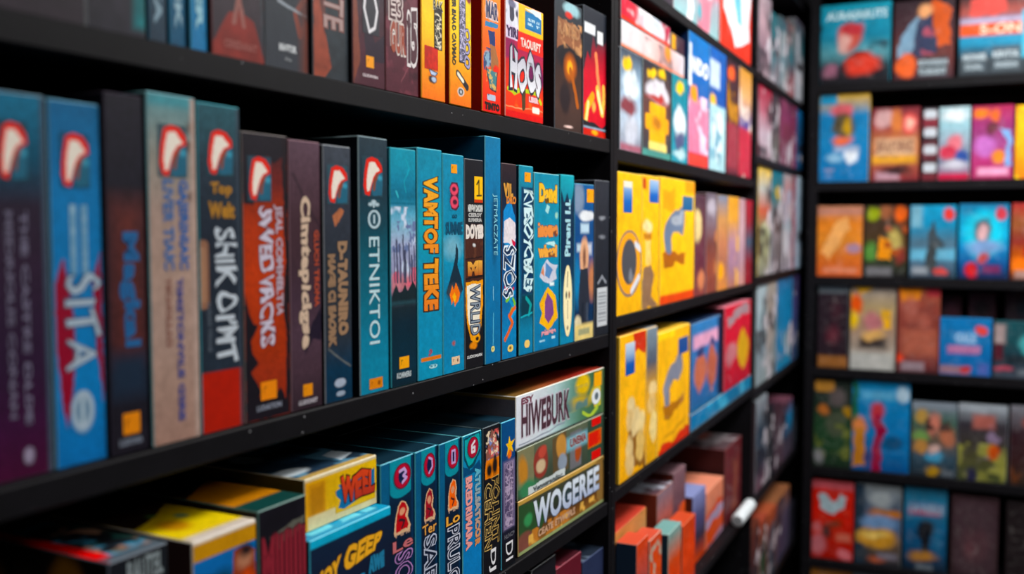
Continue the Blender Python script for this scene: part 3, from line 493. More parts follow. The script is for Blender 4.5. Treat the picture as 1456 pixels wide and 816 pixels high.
A1 = [
 dict(uL=-260, uR=-62, height=.27, vT=-300, o=.02, label='dark game box on the upper shelf, cut by the left edge', arts={'front': [('f', '#17161c'), ('m', .3, 5, 2)], 'side': '#101014'}, parts=[]),
 dict(uL=-60, uR=118, height=.27, vT=-300, label='dark charcoal game box with faint mauve foot, leftmost on the upper shelf', arts={'front': [('g', '#22202a', '#201c26', '#1c1a20', '#221a22'), ('m', .4, 5, 2)], 'side': '#141418'}, parts=[]),
 dict(uL=119, uR=204, height=.27, vT=-300, label='dark grey game box with a teal corner patch', arts={'front': [('g', '#24242c', '#24222a', '#2a2630', '#22202a'), ('r', .8, .8, 1.1, .96, '#1c6a70', .03), ('m', .3, 5, 7)], 'side': '#141418'}, parts=[]),
 dict(uL=208, uR=234, height=.27, vT=-300, label='narrow slate blue game box, left of two blue ones', arts={'front': [('g', '#1c4c60', '#2a5c70', '#28485a', '#1f3040'), ('m', .3, 10, 3)], 'side': '#10202c'}, edge='#2a6078', parts=[T('KAPTA', (.3, .55, .72, .93), '#7c98a8', bold=.05)]),
 dict(uL=238, uR=262, height=.27, vT=-300, label='narrow blue game box, middle one of three', arts={'front': [('g', '#18607c', '#1c6a8c', '#1a6080', '#164a68'), ('m', .2, 10, 3)], 'side': '#0c2c40'}, edge='#2a7898', parts=[T('OSTRIK', (.3, .5, .72, .93), '#88acbc', bold=.05)]),
 dict(uL=268, uR=292, height=.27, vT=-300, label='narrow bright blue game box beside the maroon box', arts={'front': [('g', '#1878a0', '#1a7aa4', '#187aa4', '#1470a0'), ('m', .12, 10, 3)], 'side': '#0c2c40'}, edge='#4aa0c0', parts=[T('LUMBER', (.3, .45, .72, .92), '#8cc0d0', bold=.05)]),
 dict(uL=298, uR=374, height=.27, vT=-300, label='maroon game box with a broad red triangle foot', arts={'front': [('g', '#28303a', '#2a2c36', '#34262c', '#6a2c2a', '#7c2c26'), ('r', 0, .5, 1, .97, '#30262e'), ('p', [(0, 1), (.0, .96), (.3, .84), (.5, .82), (.8, .85), (1, .99), (1, 1)], '#7c2c26'), ('p', [(.92, 0), (1, 0), (1, 1), (.94, .9)], '#30343c'), ('l', [(.4, .87), (.5, .76), (.6, .87)], .08, '#8a5a54'), ('m', .2, 6, 3)], 'side': '#1a1418'}, edge='#5a3436', parts=[T('CEREDANAT', (.22, .93, .84, .96), '#96504a', rot=False, bold=.05)]),
 dict(uL=375, uR=437, height=.27, vT=-300, label='charcoal game box with a white bar and copper curl', arts={'front': [('g', '#24303a', '#28323c', '#2a323c', '#262c34', '#30343c'), ('l', [(.95, .7), (.7, .77), (.8, .85), (.95, .8), (.92, .98)], .1, '#7a3c30'), ('l', [(.3, .74), (.95, .77)], .05, '#8c949c'), ('r', .82, .5, 1, 1, '#58302a', .05)], 'side': '#14161a'}, edge='#666c72', parts=[T('MAGTOR', (.3, .895, .7, .925), '#c4c8cc', rot=False, bold=.08), T('Alta', (.42, .945, .58, .96), '#8c9094', rot=False)]),
 dict(uL=443, uR=494, height=.27, vT=-300, label='dark grey game box with rust smoke and pale lettering', arts={'front': [('g', '#28303a', '#263038', '#2a3238', '#282e34'), ('p', [(.02, .4), (.35, .5), (.2, .7), (.5, .95), (.3, 1), (0, 1)], '#8a4434'), ('p', [(.12, .3), (.4, .55), (.3, .8), (.6, .98), (.45, .9), (.2, .7)], '#5a3430'), ('m', .25, 8, 3)], 'side': '#121418'}, edge='#565c62', parts=[T('KATE', (.3, .5, .85, .79), '#a88c88', bold=.02, out='#7a4a44', ow=.04)]),
 dict(uL=500, uR=546, height=.27, vT=-300, label='dark game box with a white pointed ring on a violet rock', edge='#5a4044',
  arts={'front': [('g', '#2c2a34', '#2a2830', '#2a2630', '#42242e', '#4c2830'), ('m', .2, 7, 4), ('p', [(0, 0), (.16, 0), (.12, .6), (.22, .9), (0, 1)], '#7a4234'), ('p', [(.3, .95), (.2, .8), (.5, .72), (.9, .84), (1, .8), (1, 1), (.2, 1)], '#48222e'), ('p', [(.3, .66), (.7, .8), (1, .76), (1, .88), (.4, .9)], '#2a1e2c')], 'side': '#1a1418'},
  parts=[lambda r, w, h: sticker(r, w, h, (.3, .5, .82, .77), [('f', '#26262f'), ('l', [(.5, .04), (.2, .35), (.1, .6), (.4, .96), (.72, .88), (.88, .6), (.75, .42), (.55, .3), (.4, .1)], .12, '#e2e0e4')], name='ring_emblem'), small((.4, .865, .64, .915), '#f0a020', '#7a5010'), T('LUDIVIN', (.3, .945, .76, .958), '#c8b8bc', rot=False, bold=.08)]),
 dict(uL=547, uR=594, height=.27, vT=-300, label='wine red game box with white maze-like lettering', edge='#5c3034',
  arts={'front': [('g', '#4c2430', '#54262f', '#552832', '#502631'), ('n', 0, 0, 1, 1, '#6a3440', 4, .56, 3), ('n', 0, .2, 1, 1, '#3c1c26', 3, .6, 9), ('l', [(.45, .95), (.8, .83), (.95, .8)], .015, '#8a5058')], 'side': '#240f14'},
  parts=[T('E3', (.12, .56, .5, .67), '#4a2028', bold=.0, rot=False, out='#d8c8c4', ow=.07), T('GUR', (.14, .68, .6, .82), '#a04a34', bold=.05, rot=False, out='#dccfc8', ow=.06), T('i5', (.66, .6, .96, .85), '#54303a', bold=.05, rot=False, out='#e2dada', ow=.06)]),
 dict(uL=598.5, uR=632.5, height=.27, vT=-300, label='yellow to orange game box with black zigzag title and red square', edge='#ffae30',
  arts={'front': [('g', '#fcce00', '#fcce00', '#fcce00', '#fcce00', '#fcc804', '#f8a00a', '#f27a14'), ('m', .06, 6, 2), ('e', .46, .9, .17, .022, '#2a2a34', .003), ('e', .5, .9, .1, .014, '#b4c4dc', .003)], 'side': '#7c1408', 'right': '#8c1a0a'},
  parts=[curl((.52, .55, .86, .75), '#1c1a1a', '#f4ecd4', 3.5, 3, .11, edge='#1c1a1a'), T('RAK', (.5, .515, .9, .56), '#1c1a1a', rot=False, bold=.02, out='#f4ecd4', ow=.06), S((.12, .745, .68, .855), [('f', '#c03412'), ('m', .25, 8, 3)], name='red_panel'), S((.3, .85, .66, .885), [('f', '#f58a12'), ('p', [(0, .1), (1, .3), (.8, .9), (.3, .9)], '#bccce8'), ('l', [(0, .1), (1, .4), (.7, .9), (.25, .85), (0, .1)], .07, '#28304a')], name='publisher_mark')]),
 dict(uL=639, uR=670, height=.27, vT=-300, label='yellow to orange game box with a lilac chain title and eye mark', edge='#ffae30', omin=.001,
  arts={'front': [('g', '#fcd004', '#fcd004', '#fcd004', '#fcd004', '#fccc08', '#f8a010', '#f07816'), ('m', .06, 6, 2), ('e', .5, .93, .16, .022, '#e8e4e0', .003), ('e', .5, .93, .12, .017, '#3a3a3a', .003), ('e', .5, .93, .05, .008, '#c8ccd4', .003), ('l', [(.35, .84), (.6, .87), (.8, .9)], .17, '#26262c'), ('l', [(.36, .842), (.6, .87)], .09, '#f0ead8'), ('e', .9, .44, .12, .03, '#7a2030', .01)], 'side': '#8c1408', 'left': '#8e1a0c', 'right': '#9c1a0c'},
  parts=[curl((.42, .4, .72, .78), '#5c5a74', '#cfc8e4', 3.5, 8, .1, edge='#2a2c38'), T('OOO', (.66, .6, .92, .8), '#a8a0c8', bold=.02, out='#2a2c38', ow=.06, wob=.03), T('TER BNAO CAVMAO', (.1, .45, .28, .8), '#3a342a', bold=.05)]),
 dict(uL=685.5, uR=712, height=.27, vT=-300, label='orange game box with blue and brown comic figure and TINTO foot', edge='#ff8a2a', omin=.001,
  arts={'front': [('g', '#f0902a', '#f29428', '#f28c20', '#ee7016', '#ec5414', '#ea3418'), ('e', .5, .46, .36, .05, '#e8ccc8', .01), ('n', .2, .4, .8, .5, '#5a5a86', 8, .5, 3), ('p', [(.15, .52), (.85, .515), (.85, .54), (.15, .55)], '#3a80b0'), ('p', [(.3, .57), (.7, .56), (.7, .64), (.4, .65)], '#22386c'), ('p', [(.4, .64), (.7, .64), (.9, .72), (.85, .78), (.5, .78), (.4, .74)], '#a06a44'), ('e', .25, .72, .2, .045, '#8aa8bc', .01), ('n', .05, .66, .45, .78, '#3a4a70', 9, .52, 5), ('e', .75, .765, .16, .025, '#e03c1c', .01), ('p', [(.2, .77), (.8, .78), (.75, .88), (.4, .87)], '#4a7c84'), ('n', .2, .77, .8, .88, '#d0b070', 9, .55, 7), ('l', [(.2, .77), (.4, .875), (.74, .885), (.82, .78)], .04, '#222430')], 'side': '#a81c0a', 'left': '#94180a', 'right': '#e0501a'},
  parts=[T('MAR', (.2, .41, .84, .5), '#3c4064', rot=False, bold=.04, out='#ecd8d4', ow=.06), S((.22, .9, .72, .935), [('f', '#ea4416'), ('R', .05, .05, .95, .95, '#b8c0d4'), ('n', .1, .1, .9, .9, '#44506c', 4, .5, 3)], name='publisher_mark'), T('TINTO', (.12, .945, .92, .985), '#2a1614', rot=False, bold=.1)]),
 dict(uL=718.5, uR=772.5, vT=7, label='red game box with yellow and blue corner and big silver graffiti title', edge='#f0a090', omin=.001,
  arts={'front': [('g', '#e03820', '#c02840', '#a02850', '#d83a28', '#e84818', '#e84416'), ('r', -1, -1, 2, .3, '#f4c024'), ('r', -1, -1, .33, .22, '#d8d8e4'), ('n', 0, 0, .33, .22, '#3c3a50', 5, .55, 4), ('l', [(.16, .02), (.16, .14)], .12, '#3c3c4c'), ('e', .17, .03, .1, .03, '#6a6a84', .01), ('r', 0, .22, .33, .335, '#d8c8e0'), ('r', .3, .24, 1.1, .4, '#dc3a28', .005), ('r', -1, .335, .22, .5, '#8c1450', .02),
             ('r', .5, .04, .95, .2, '#2a74a8'), ('p', [(.5, .03), (.95, 0), (.95, .07), (.7, .05)], '#dce8ec'), ('e', .82, .6, .2, .14, '#6a1c50', .03), ('r', -1, .945, 2, 1.2, '#d8142c'), ('l', [(0, .905), (1, .9)], .012, '#f4a47a'), ('n', 0, .75, 1, .9, '#f06a28', 6, .6, 6), ('R', .7, .87, .9, .925, '#f0ece0'), ('l', [(.05, .76), (.2, .79), (.4, .74), (.8, .76), (.95, .83)], .05, '#b8c81c'), ('l', [(.46, .74), (.47, .88)], .1, '#4a3a24')], 'side': '#8a1418', 'left': '#b42a14', 'top': '#c87a3a'},
  parts=[T('YIRI', (.02, .235, .32, .32), '#3a1c4c', rot=False, bold=.05), T('TAOURFT', (.38, .29, .92, .37), '#f0d0c4', rot=False, bold=.05), S((.52, .075, .93, .19), [('f', '#2a74a8'), ('s', .1, .2, .9, .8, '#bcd8e4', 2, False, 4)], name='blue_label'),
         T('HOOS', (.1, .43, .92, .76), '#b8b8c6', col2='#ececf2', rot=False, bold=.06, out='#2a2838', ow=.06, wob=.05), T('LIBER', (.6, .78, .86, .83), '#f4c4cc', rot=False, bold=.08, out='#c81c3c', ow=.05)]),
 dict(uL=789, uR=827.5, vT=3, label='dark brown game box with a glowing orange ember', edge='#5a6068', fit=False, o=.012,
  arts={'front': [('g', '#28323a', '#2a2c32', '#241c20', '#3a2620', '#46302a', '#3c2c28'), ('p', [(.1, .14), (.95, .17), (1, .4), (.7, .36), (.35, .32), (.05, .38)], '#8a5a40'), ('n', .05, .14, 1, .38, '#b88860', 7, .52, 3), ('e', .5, .44, .42, .1, '#14141a', .03), ('e', .55, .5, .22, .1, '#b05a1c', .06), ('e', .53, .5, .1, .05, '#f4b040', .03), ('l', [(.55, .52), (.72, .66), (.85, .78)], .1, '#a85a28'), ('e', .35, .74, .2, .12, '#241a1e', .04), ('e', .5, .97, .15, .012, '#e8c8c0', .005), ('e', .6, .05, .3, .05, '#9ac0c8', .02), ('e', .5, .1, .14, .025, '#c83c34', .01)], 'side': '#1a1a1e', 'left': '#15161a'}, parts=[T('RATED', (.1, .17, .9, .27), '#a87850', rot=False, bold=.04)]),
 dict(uL=829.5, uR=872, vT=17, label='red and yellow flame game box beside the upper bookcase post', edge='#5c646c',
  arts={'front': [('g', '#1a2028', '#26303a', '#8c1c2c', '#c42438', '#cc2c3c', '#cc2838', '#c02434'), ('p', [(0, 0), (1, 0), (1, .22), (.8, .26), (.7, .2), (.55, .3), (.4, .2), (.3, .4), (.15, .34), (0, .5)], '#20242e'), ('r', .03, .12, .5, .2, '#dce0e4', .005), ('r', .6, .15, .85, .25, '#e4e6e8', .005),
             ('l', [(.55, .35), (.6, .5), (.7, .62), (.85, .8)], .12, '#f08a60'), ('l', [(.1, .9), (.15, .78), (.4, .68)], .16, '#f4a040'), ('l', [(.12, .88), (.2, .75)], .09, '#fce49a'), ('l', [(.6, .62), (.82, .8), (.92, .7), (.9, .6)], .13, '#f8c060'), ('l', [(.62, .64), (.82, .79)], .07, '#fdf0b8'), ('e', .45, .76, .08, .04, '#f4b060', .02), ('p', [(0, .88), (.5, .9), (.8, .93), (1, .88), (1, .95), (0, .94)], '#1c1c24'), ('r', 0, .93, 1, .945, '#8ca4b8', .004), ('r', 0, .955, 1, 1.1, '#c83428', .004), ('e', .5, .975, .14, .018, '#f4b030', .01)], 'side': '#1a1c20'}, parts=[]),
]
row(PA, zA[1], A1, G1, o=.01)

# lower shelf: upright spines
def vs(ops, f):      # squeeze a painting towards the top of its face
    out = []
    for op in ops:
        if op[0] in 'pl': out.append((op[0], [(x, y * f) for x, y in op[1]], *op[2:]))
        elif op[0] in 'rRns': out.append((op[0], op[1], op[2] * f, op[3], op[4] * f if op[4] < 1 else 1.1, *op[5:]))
        elif op[0] == 'e': out.append(('e', op[1], op[2] * f, op[3], op[4] * f, *op[5:]))
        else: out.append(op)
    return out
def hero(fig, glyph, extra):
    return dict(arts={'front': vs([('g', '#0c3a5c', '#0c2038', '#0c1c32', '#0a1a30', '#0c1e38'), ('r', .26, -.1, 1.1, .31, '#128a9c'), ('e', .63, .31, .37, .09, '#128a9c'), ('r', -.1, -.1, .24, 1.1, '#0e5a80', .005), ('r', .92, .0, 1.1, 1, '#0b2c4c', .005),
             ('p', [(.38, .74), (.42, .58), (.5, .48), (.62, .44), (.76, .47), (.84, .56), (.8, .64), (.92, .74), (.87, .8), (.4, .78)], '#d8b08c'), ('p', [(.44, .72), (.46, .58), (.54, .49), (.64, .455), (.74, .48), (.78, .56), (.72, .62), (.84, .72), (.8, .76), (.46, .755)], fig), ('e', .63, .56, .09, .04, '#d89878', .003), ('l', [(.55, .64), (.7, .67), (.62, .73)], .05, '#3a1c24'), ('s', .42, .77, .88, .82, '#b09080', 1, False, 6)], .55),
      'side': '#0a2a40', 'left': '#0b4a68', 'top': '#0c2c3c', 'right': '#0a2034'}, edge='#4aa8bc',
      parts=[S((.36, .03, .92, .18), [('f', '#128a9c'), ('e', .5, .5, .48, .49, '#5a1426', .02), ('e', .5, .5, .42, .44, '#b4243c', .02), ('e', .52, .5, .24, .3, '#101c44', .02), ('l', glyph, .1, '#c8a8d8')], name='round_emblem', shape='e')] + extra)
H1 = hero('#b81c2c', [(.35, .3), (.6, .25), (.7, .4), (.55, .5), (.72, .62), (.5, .75)], [T('Le', (.34, .46, .95, .525), '#c86a70', rot=False, bold=.02, out='#3a1c28', ow=.05), T('SOVRE', (.42, .54, .92, .95), '#141c3c', bold=.0, out='#b480c0', ow=.05)])
H2 = hero('#9c2430', [(.45, .2), (.7, .3), (.72, .6), (.45, .8)], [T('Ter', (.3, .45, .95, .51), '#e8a44a', rot=False, bold=.02, out='#3a2418', ow=.05), T('SAELE', (.4, .53, .92, .95), '#0c1830', bold=.0, out='#b8c0d4', ow=.06)])
H3 = hero('#f06c1c', [(.4, .25), (.65, .25), (.65, .75), (.4, .75), (.4, .25)], [T('Lo', (.3, .46, .95, .52), '#f0a838', rot=False, bold=.02, out='#3a2418', ow=.05), T('PRULOT', (.4, .54, .92, .96), '#0c1830', bold=.0, out='#d0d4e4', ow=.06)])
A3 = [
 dict(uL=542, uR=589, vT=653, label='navy game box with red ring emblem and red hooded figure', **H1),
 dict(uL=591, uR=622, vT=638, label='navy game box with red ring emblem and seated woman in red dress', **H2),
 dict(uL=625, uR=655, vT=627, label='navy game box with white zero emblem and orange hooded figure', **H3),
 dict(uL=658, uR=685, vT=616, label='bright blue game box with leaf shaped red emblem and pink lettering', edge='#6ac0c8',
  arts={'front': vs([('g', '#0e84a4', '#0c84b0', '#0a78b4', '#0a74b0', '#0b7cb8', '#0b78b4'), ('p', [(.05, .02), (.95, .0), (.98, .2), (.6, .34), (.3, .36), (.05, .24)], '#0a4458'), ('p', [(.1, .04), (.9, .02), (.92, .18), (.55, .3), (.3, .32), (.1, .2)], '#16a4a8'), ('p', [(0, .3), (.4, .37), (.9, .3), (1, .4), (0, .42)], '#0b4a74')], .62), 'side': '#0a3c58', 'top': '#0c2c3c'},
  parts=[S((.22, .02, .84, .165), [('f', '#16a4a8'), ('e', .5, .5, .48, .48, '#4c1424', .02), ('e', .5, .5, .42, .43, '#a8283c', .02), ('l', [(.65, .25), (.4, .4), (.4, .7), (.65, .7), (.65, .5), (.45, .52)], .11, '#e4dce4')], name='round_emblem', shape='e'),
         T('BREDRIMARA', (.14, .27, .48, .73), '#f0a09c', bold=.06, out='#7a2c3c', ow=.04), T('ATULSATICOR', (.62, .23, .92, .74), '#48b8d4', col2='#e0883c', bold=.08, out='#14405c', ow=.04)]),
 dict(uL=687, uR=711, vT=605, label='black game box with a crowd of figures over golden lettering', edge='#4a5a60',
  arts={'front': vs([('g', '#14161c', '#121218', '#101016'), ('p', [(.5, .03), (.75, .1), (.95, .22), (.95, .42), (.2, .42), (.15, .25), (.35, .15)], '#8c5a50'), ('n', .15, .04, .95, .3, '#d0605c', 7, .55, 3), ('n', .15, .1, .95, .33, '#7c8cc4', 7, .6, 13), ('n', .15, .04, .95, .33, '#e8d4b8', 9, .62, 23), ('p', [(.08, .42), (.15, .32), (.95, .32), (.98, .5), (.1, .5)], '#e0802a'), ('e', .35, .42, .16, .06, '#1a1414', .02), ('e', .7, .4, .16, .08, '#1a1414', .02), ('e', .7, .32, .07, .025, '#2a1a18', .01)], .68), 'side': '#0e0e14', 'top': '#0c1c24'},
  parts=[T('CEHEN', (.1, .38, .5, .8), '#1c1814', bold=.0, out='#d8b468', ow=.05, wob=.03), T('FOLINT', (.52, .35, .92, .78), '#1c1814', bold=.0, out='#c8a458', ow=.05, wob=.03), T('DJ', (.34, .82, .74, .96), '#e8e8ec', bold=.0, out='#e8e8ec', ow=.02)]),
 dict(uL=713, uR=733, vT=598, label='navy game box with yellow star and mauve ornate lettering', edge='#4ab0cc',
  arts={'front': [('g', '#1a4c7c', '#184a80', '#1c3c6c', '#3c3c60', '#2c2c4c', '#1c1c30', '#101018', '#0e0e14'), ('p', [(.55, .1), (.68, .15), (.98, .14), (.75, .18), (.85, .23), (.6, .2), (.35, .24), (.45, .18), (.3, .15), (.5, .15)], '#f4c034'), ('e', .58, .23, .14, .03, '#e8742c', .01), ('r', .1, .27, .98, .74, '#6a6484', .02)], 'side': '#0e1a28', 'top': '#0c2c3c'},
  parts=[curl((.18, .28, .88, .735), '#4c4260', '#b4a4bc', 4, 7, .09, edge='#8a7c9c'), T('HLNCP', (.2, .77, .9, .8), '#6a6a74', rot=False, bold=.03), T('DI', (.3, .83, .8, .955), '#e4e4e8', bold=.0)]),
]
row(PA, zA[3], A3, G3, o=.014, depth=.15)
# dark boxes standing behind the spines
row(PA, zA[3], [
 dict(uL=480, uR=560, vT=608, o=.175, fit=False, label='black game box standing behind the navy spines', arts={'front': [('f', '#15141a')], 'side': '#0e0e12'}, parts=[]),
 dict(uL=561, uR=597, vT=589, o=.175, fit=False, label='black game box with small tan label, behind the navy spines', arts={'front': [('f', '#15141a')], 'side': '#0e0e12'}, parts=[S((.6, .02, .95, .11), [('f', '#8a6a44'), ('l', [(.3, .3), (.7, .3), (.7, .75), (.35, .7)], .1, '#2a2018')], name='tan_label'), S((.2, .04, .5, .13), [('f', '#5a1c28')], name='red_label')]),
], G3, depth=.09)

# the three boxes lying one on another beside the post
G4 = 'game boxes lying in a pile of three beside the post'
def lying(uL, uR, ztop, zbot, label, arts, edge, parts, o=.01, depth=.25, tray='#1c1a1c', pl=PA, group=G4, kind='game_box', prev=None, cell=.0011):
    return box(pl, zbot, uL, uR, None, label, arts, group, o=o, depth=depth, zt=ztop, parts=parts, edge=edge, kind=kind, prev=prev, cell=cell, vm=650)
zt1 = H - .264; zt2 = H - .352; zt3 = H - .434
lying(737, 867, zt3, zA[3], 'bottom box of the pile of three, brown and gold with big white WOGEREE title',
  {'front': [('g', '#4a4434', '#33402e', '#2a2c22', '#6a4424', '#8c6030'), ('r', -1, -1, 2, .07, '#b89450'), ('p', [(0, .1), (.2, .1), (.3, .5), (.16, 1), (0, 1)], '#2c4c2c'), ('e', .1, .4, .05, .12, '#3c8a54', .05), ('e', .07, .8, .09, .2, '#7a4a40', .05), ('p', [(.9, .05), (1, .0), (1, 1), (.9, .8)], '#8a6a3c'), ('n', .1, .66, 1, .93, '#b8783c', 11, .5, 4), ('n', .1, .72, .9, .95, '#e0b060', 15, .62, 7), ('n', .3, .2, .9, .6, '#28485a', 4, .5, 5), ('r', 0, .94, 1, 1.1, '#93a070')], 'side': '#3a342c', 'left': '#231f20', 'top': '#5a4a34'}, '#d4b070',
  [T('WOGEREE', (.15, .14, .93, .66), '#e2ecf4', col2='#aab8d8', rot=False, bold=.04, out='#3c4450', ow=.035, wob=0), T('CEATE ETWOFLS', (.2, .72, .62, .86), '#caa080', rot=False, bold=.05)])
lying(736, 865.5, zt2, zt3 + .001, 'middle box of the pile of three, painted with figures and red panels',
  {'front': [('g', '#5c6450', '#4c5848', '#404a3c', '#3a4438'), ('r', 0, -1, .16, .8, '#7c7a5c'), ('e', .05, .45, .05, .3, '#b8803c', .1), ('e', .24, .42, .07, .36, '#8c3c34', .04), ('e', .24, .5, .045, .16, '#c8b090', .04), ('e', .26, .2, .04, .12, '#b85044', .03), ('p', [(.36, .1), (.52, .0), (.54, .9), (.36, 1)], '#5c4c34'), ('e', .46, .35, .06, .28, '#c08c4c', .05), ('e', .47, .7, .05, .18, '#8c98a8', .05), ('r', .56, .1, .7, .95, '#6c6c70', .03), ('e', .66, .6, .035, .3, '#a04c2c', .03), ('r', .52, .2, .78, .5, '#7ab0c0', .1), ('e', .1, .85, .1, .2, '#3c7c54', .1), ('r', .78, 0, 1, 1.1, '#34483a'), ('p', [(.1, .82), (.5, .86), (.5, 1), (.1, 1)], '#ccd4d4')], 'side': '#3a3a34', 'left': '#221e22', 'top': '#3c3c34'}, '#96a08c',
  [S((.78, .3, .96, .68), [('f', '#b8702c'), ('r', .06, .08, .94, .92, '#d03414'), ('n', .1, .1, .9, .9, '#e0541c', 6, .55, 3)], name='red_panel'), S((.83, .02, .95, .2), [('f', '#d0301c')], name='red_panel'), S((.83, .78, .95, .98), [('f', '#d0301c')], name='red_panel'), T('UNEMA', (.56, .24, .76, .44), '#8a4a4c', rot=False, bold=.06, out='#b8dce4', ow=.05), T('Vannarandor', (.15, .87, .47, .97), '#4a5458', rot=False, bold=.04)])
lying(733.5, 866, zt1, zt2 + .001, 'top box of the pile of three, white and green with brown HIWEBURK title',
  {'front': [('h', '#dce0e8', '#d8dee4', '#d0dae0', '#a8c4c4', '#6c9488', '#4c7458', '#3c6040', '#456a40'), ('e', .72, .25, .09, .22, '#d8b434', .1), ('e', .68, .6, .14, .12, '#b8a040', .1), ('n', .55, .1, .95, .8, '#d8c050', 6, .62, 3), ('n', .5, .2, .78, .7, '#5c7c78', 7, .55, 9), ('l', [(.72, .88), (.82, .94), (.9, .8), (.93, .6)], .02, '#a8c04c'), ('l', [(.02, .93), (.5, .88)], .006, '#8890a0'), ('r', .0, .97, 1, 1.1, '#3a4440', .01), ('r', .96, 0, 1, 1, '#54704c', .02)],
   'side': '#5c5860', 'left': [('h', '#4c4850', '#5c5860'), ('r', -1, -1, 2, .05, '#a88848')], 'top': [('h', '#7a6034', '#8c4c30', '#8c2c24', '#9a3c30'), ('m', .3, 6, 3), ('n', 0, 0, 1, .8, '#2c1814', 4, .5, 5)]}, '#ece6da',
  [T('HIWEBURK', (.05, .2, .56, .8), '#4c2c38', rot=False, bold=.03, out='#c4b4c4', ow=.03, wob=.006), T('ESY', (.05, .06, .17, .19), '#7a3c50', rot=False, bold=.05), S((.86, .05, .96, .36), [('f', '#eca81c')], name='yellow_panel'), S((.83, .4, .945, .74), [('f', '#5c6c74'), ('e', .5, .5, .5, .5, '#e0e6ea', .02), ('e', .55, .5, .22, .24, '#56646c', .05)], name='round_emblem', shape='e')])
# low boxes at the left of the lower shelf
zw = H - .277
sR, _, _ = box(PA, zA[3], 440, 556, None, 'navy game box with yellow HOY GEEP lettering and cyan lid edge, under the yellow box',
  {'front': [('g', '#12243c', '#121a30', '#141429', '#12142a'), ('r', -1, -1, 2, .05, '#22a8cc'), ('n', 0, .1, 1, 1, '#1c2c58', 3, .58, 3), ('n', 0, .2, .6, 1, '#34184a', 3, .62, 8), ('n', .5, .4, 1, .9, '#0c5c80', 6, .66, 12)],
   'side': '#0c3c54', 'left': '#0a2030', 'top': [('f', '#1894bc'), ('s', .1, .86, .9, .97, '#78d0e4', 1, False, 5)]}, G3, o=-.012, depth=.2, zt=H - .338, vm=740, edge='#4cc0dc',
  parts=[T('HOY', (.03, .2, .33, .34), '#f0ac1c', rot=False, bold=.06, out='#3c2410', ow=.05, warp=lambda x, y: (x + .08 * y, y * (.8 + .2 * x) + .25 * x)), T('GEEP', (.37, .13, .84, .29), '#f0ac1c', rot=False, bold=.06, out='#3c2410', ow=.05, warp=lambda x, y: (x + .1 * y, y * (1 - .35 * x) + .35 * x)), T('SI', (.5, .35, .64, .44), '#1886b4', rot=False, bold=.15), T('AWE', (.69, .27, .9, .38), '#1c7ca4', rot=False, bold=.12), T('POHEDTA', (.1, .5, .8, .66), '#c85c48', rot=False, bold=.1, out='#3c1424', ow=.04)])
box(PA, H - .3375, 433, 536, None, 'yellow game box with red WEEL title on a blue ribbon, lying on the navy box',
  {'front': [('h', '#d89c14', '#dcae24', '#e0b42c', '#e4bc34'), ('r', .04, .12, .26, .78, '#c88c10', .02), ('r', .07, .2, .23, .7, '#b87e0c', .03), ('r', .03, .74, 1.1, 1.2, '#d8c89c', .03), ('r', -1, -.1, 2, .05, '#dccca8', .01)], 'side': '#8c6c1c', 'left': '#5c4410',
   'top': [('h', '#182838', '#24384c', '#20303e'), ('n', 0, .3, 1, 1, '#5c8aa4', 5, .52, 3), ('e', .3, .45, .14, .11, '#b8c4cc', .02), ('e', .12, .84, .2, .07, '#dce6ec', .02), ('p', [(.75, .75), (.98, .72), (.98, .85), (.7, .9)], '#d4e0e8'), ('e', .5, .6, .2, .1, '#2c4c64', .04), ('r', 0, .95, 1, 1.1, '#c0a060', .01)]}, G3, o=.008, depth=.22, zt=zw, vm=700, edge='#dcd0b0',
  parts=[S((.4, .2, .97, .86), [('f', '#e0b42c'), ('p', [(.0, .35), (.12, .3), (.06, .2), (.98, .08), (.98, .62), (.86, .72), (.2, .96), (.06, .86), (.12, .66), (.02, .5)], '#1c6c9c')], name='ribbon_label'), T('WEEL', (.46, .22, .96, .72), '#e04414', col2='#b8301c', rot=False, bold=.07, out='#401810', ow=.05, lift=.001, wob=.03)])
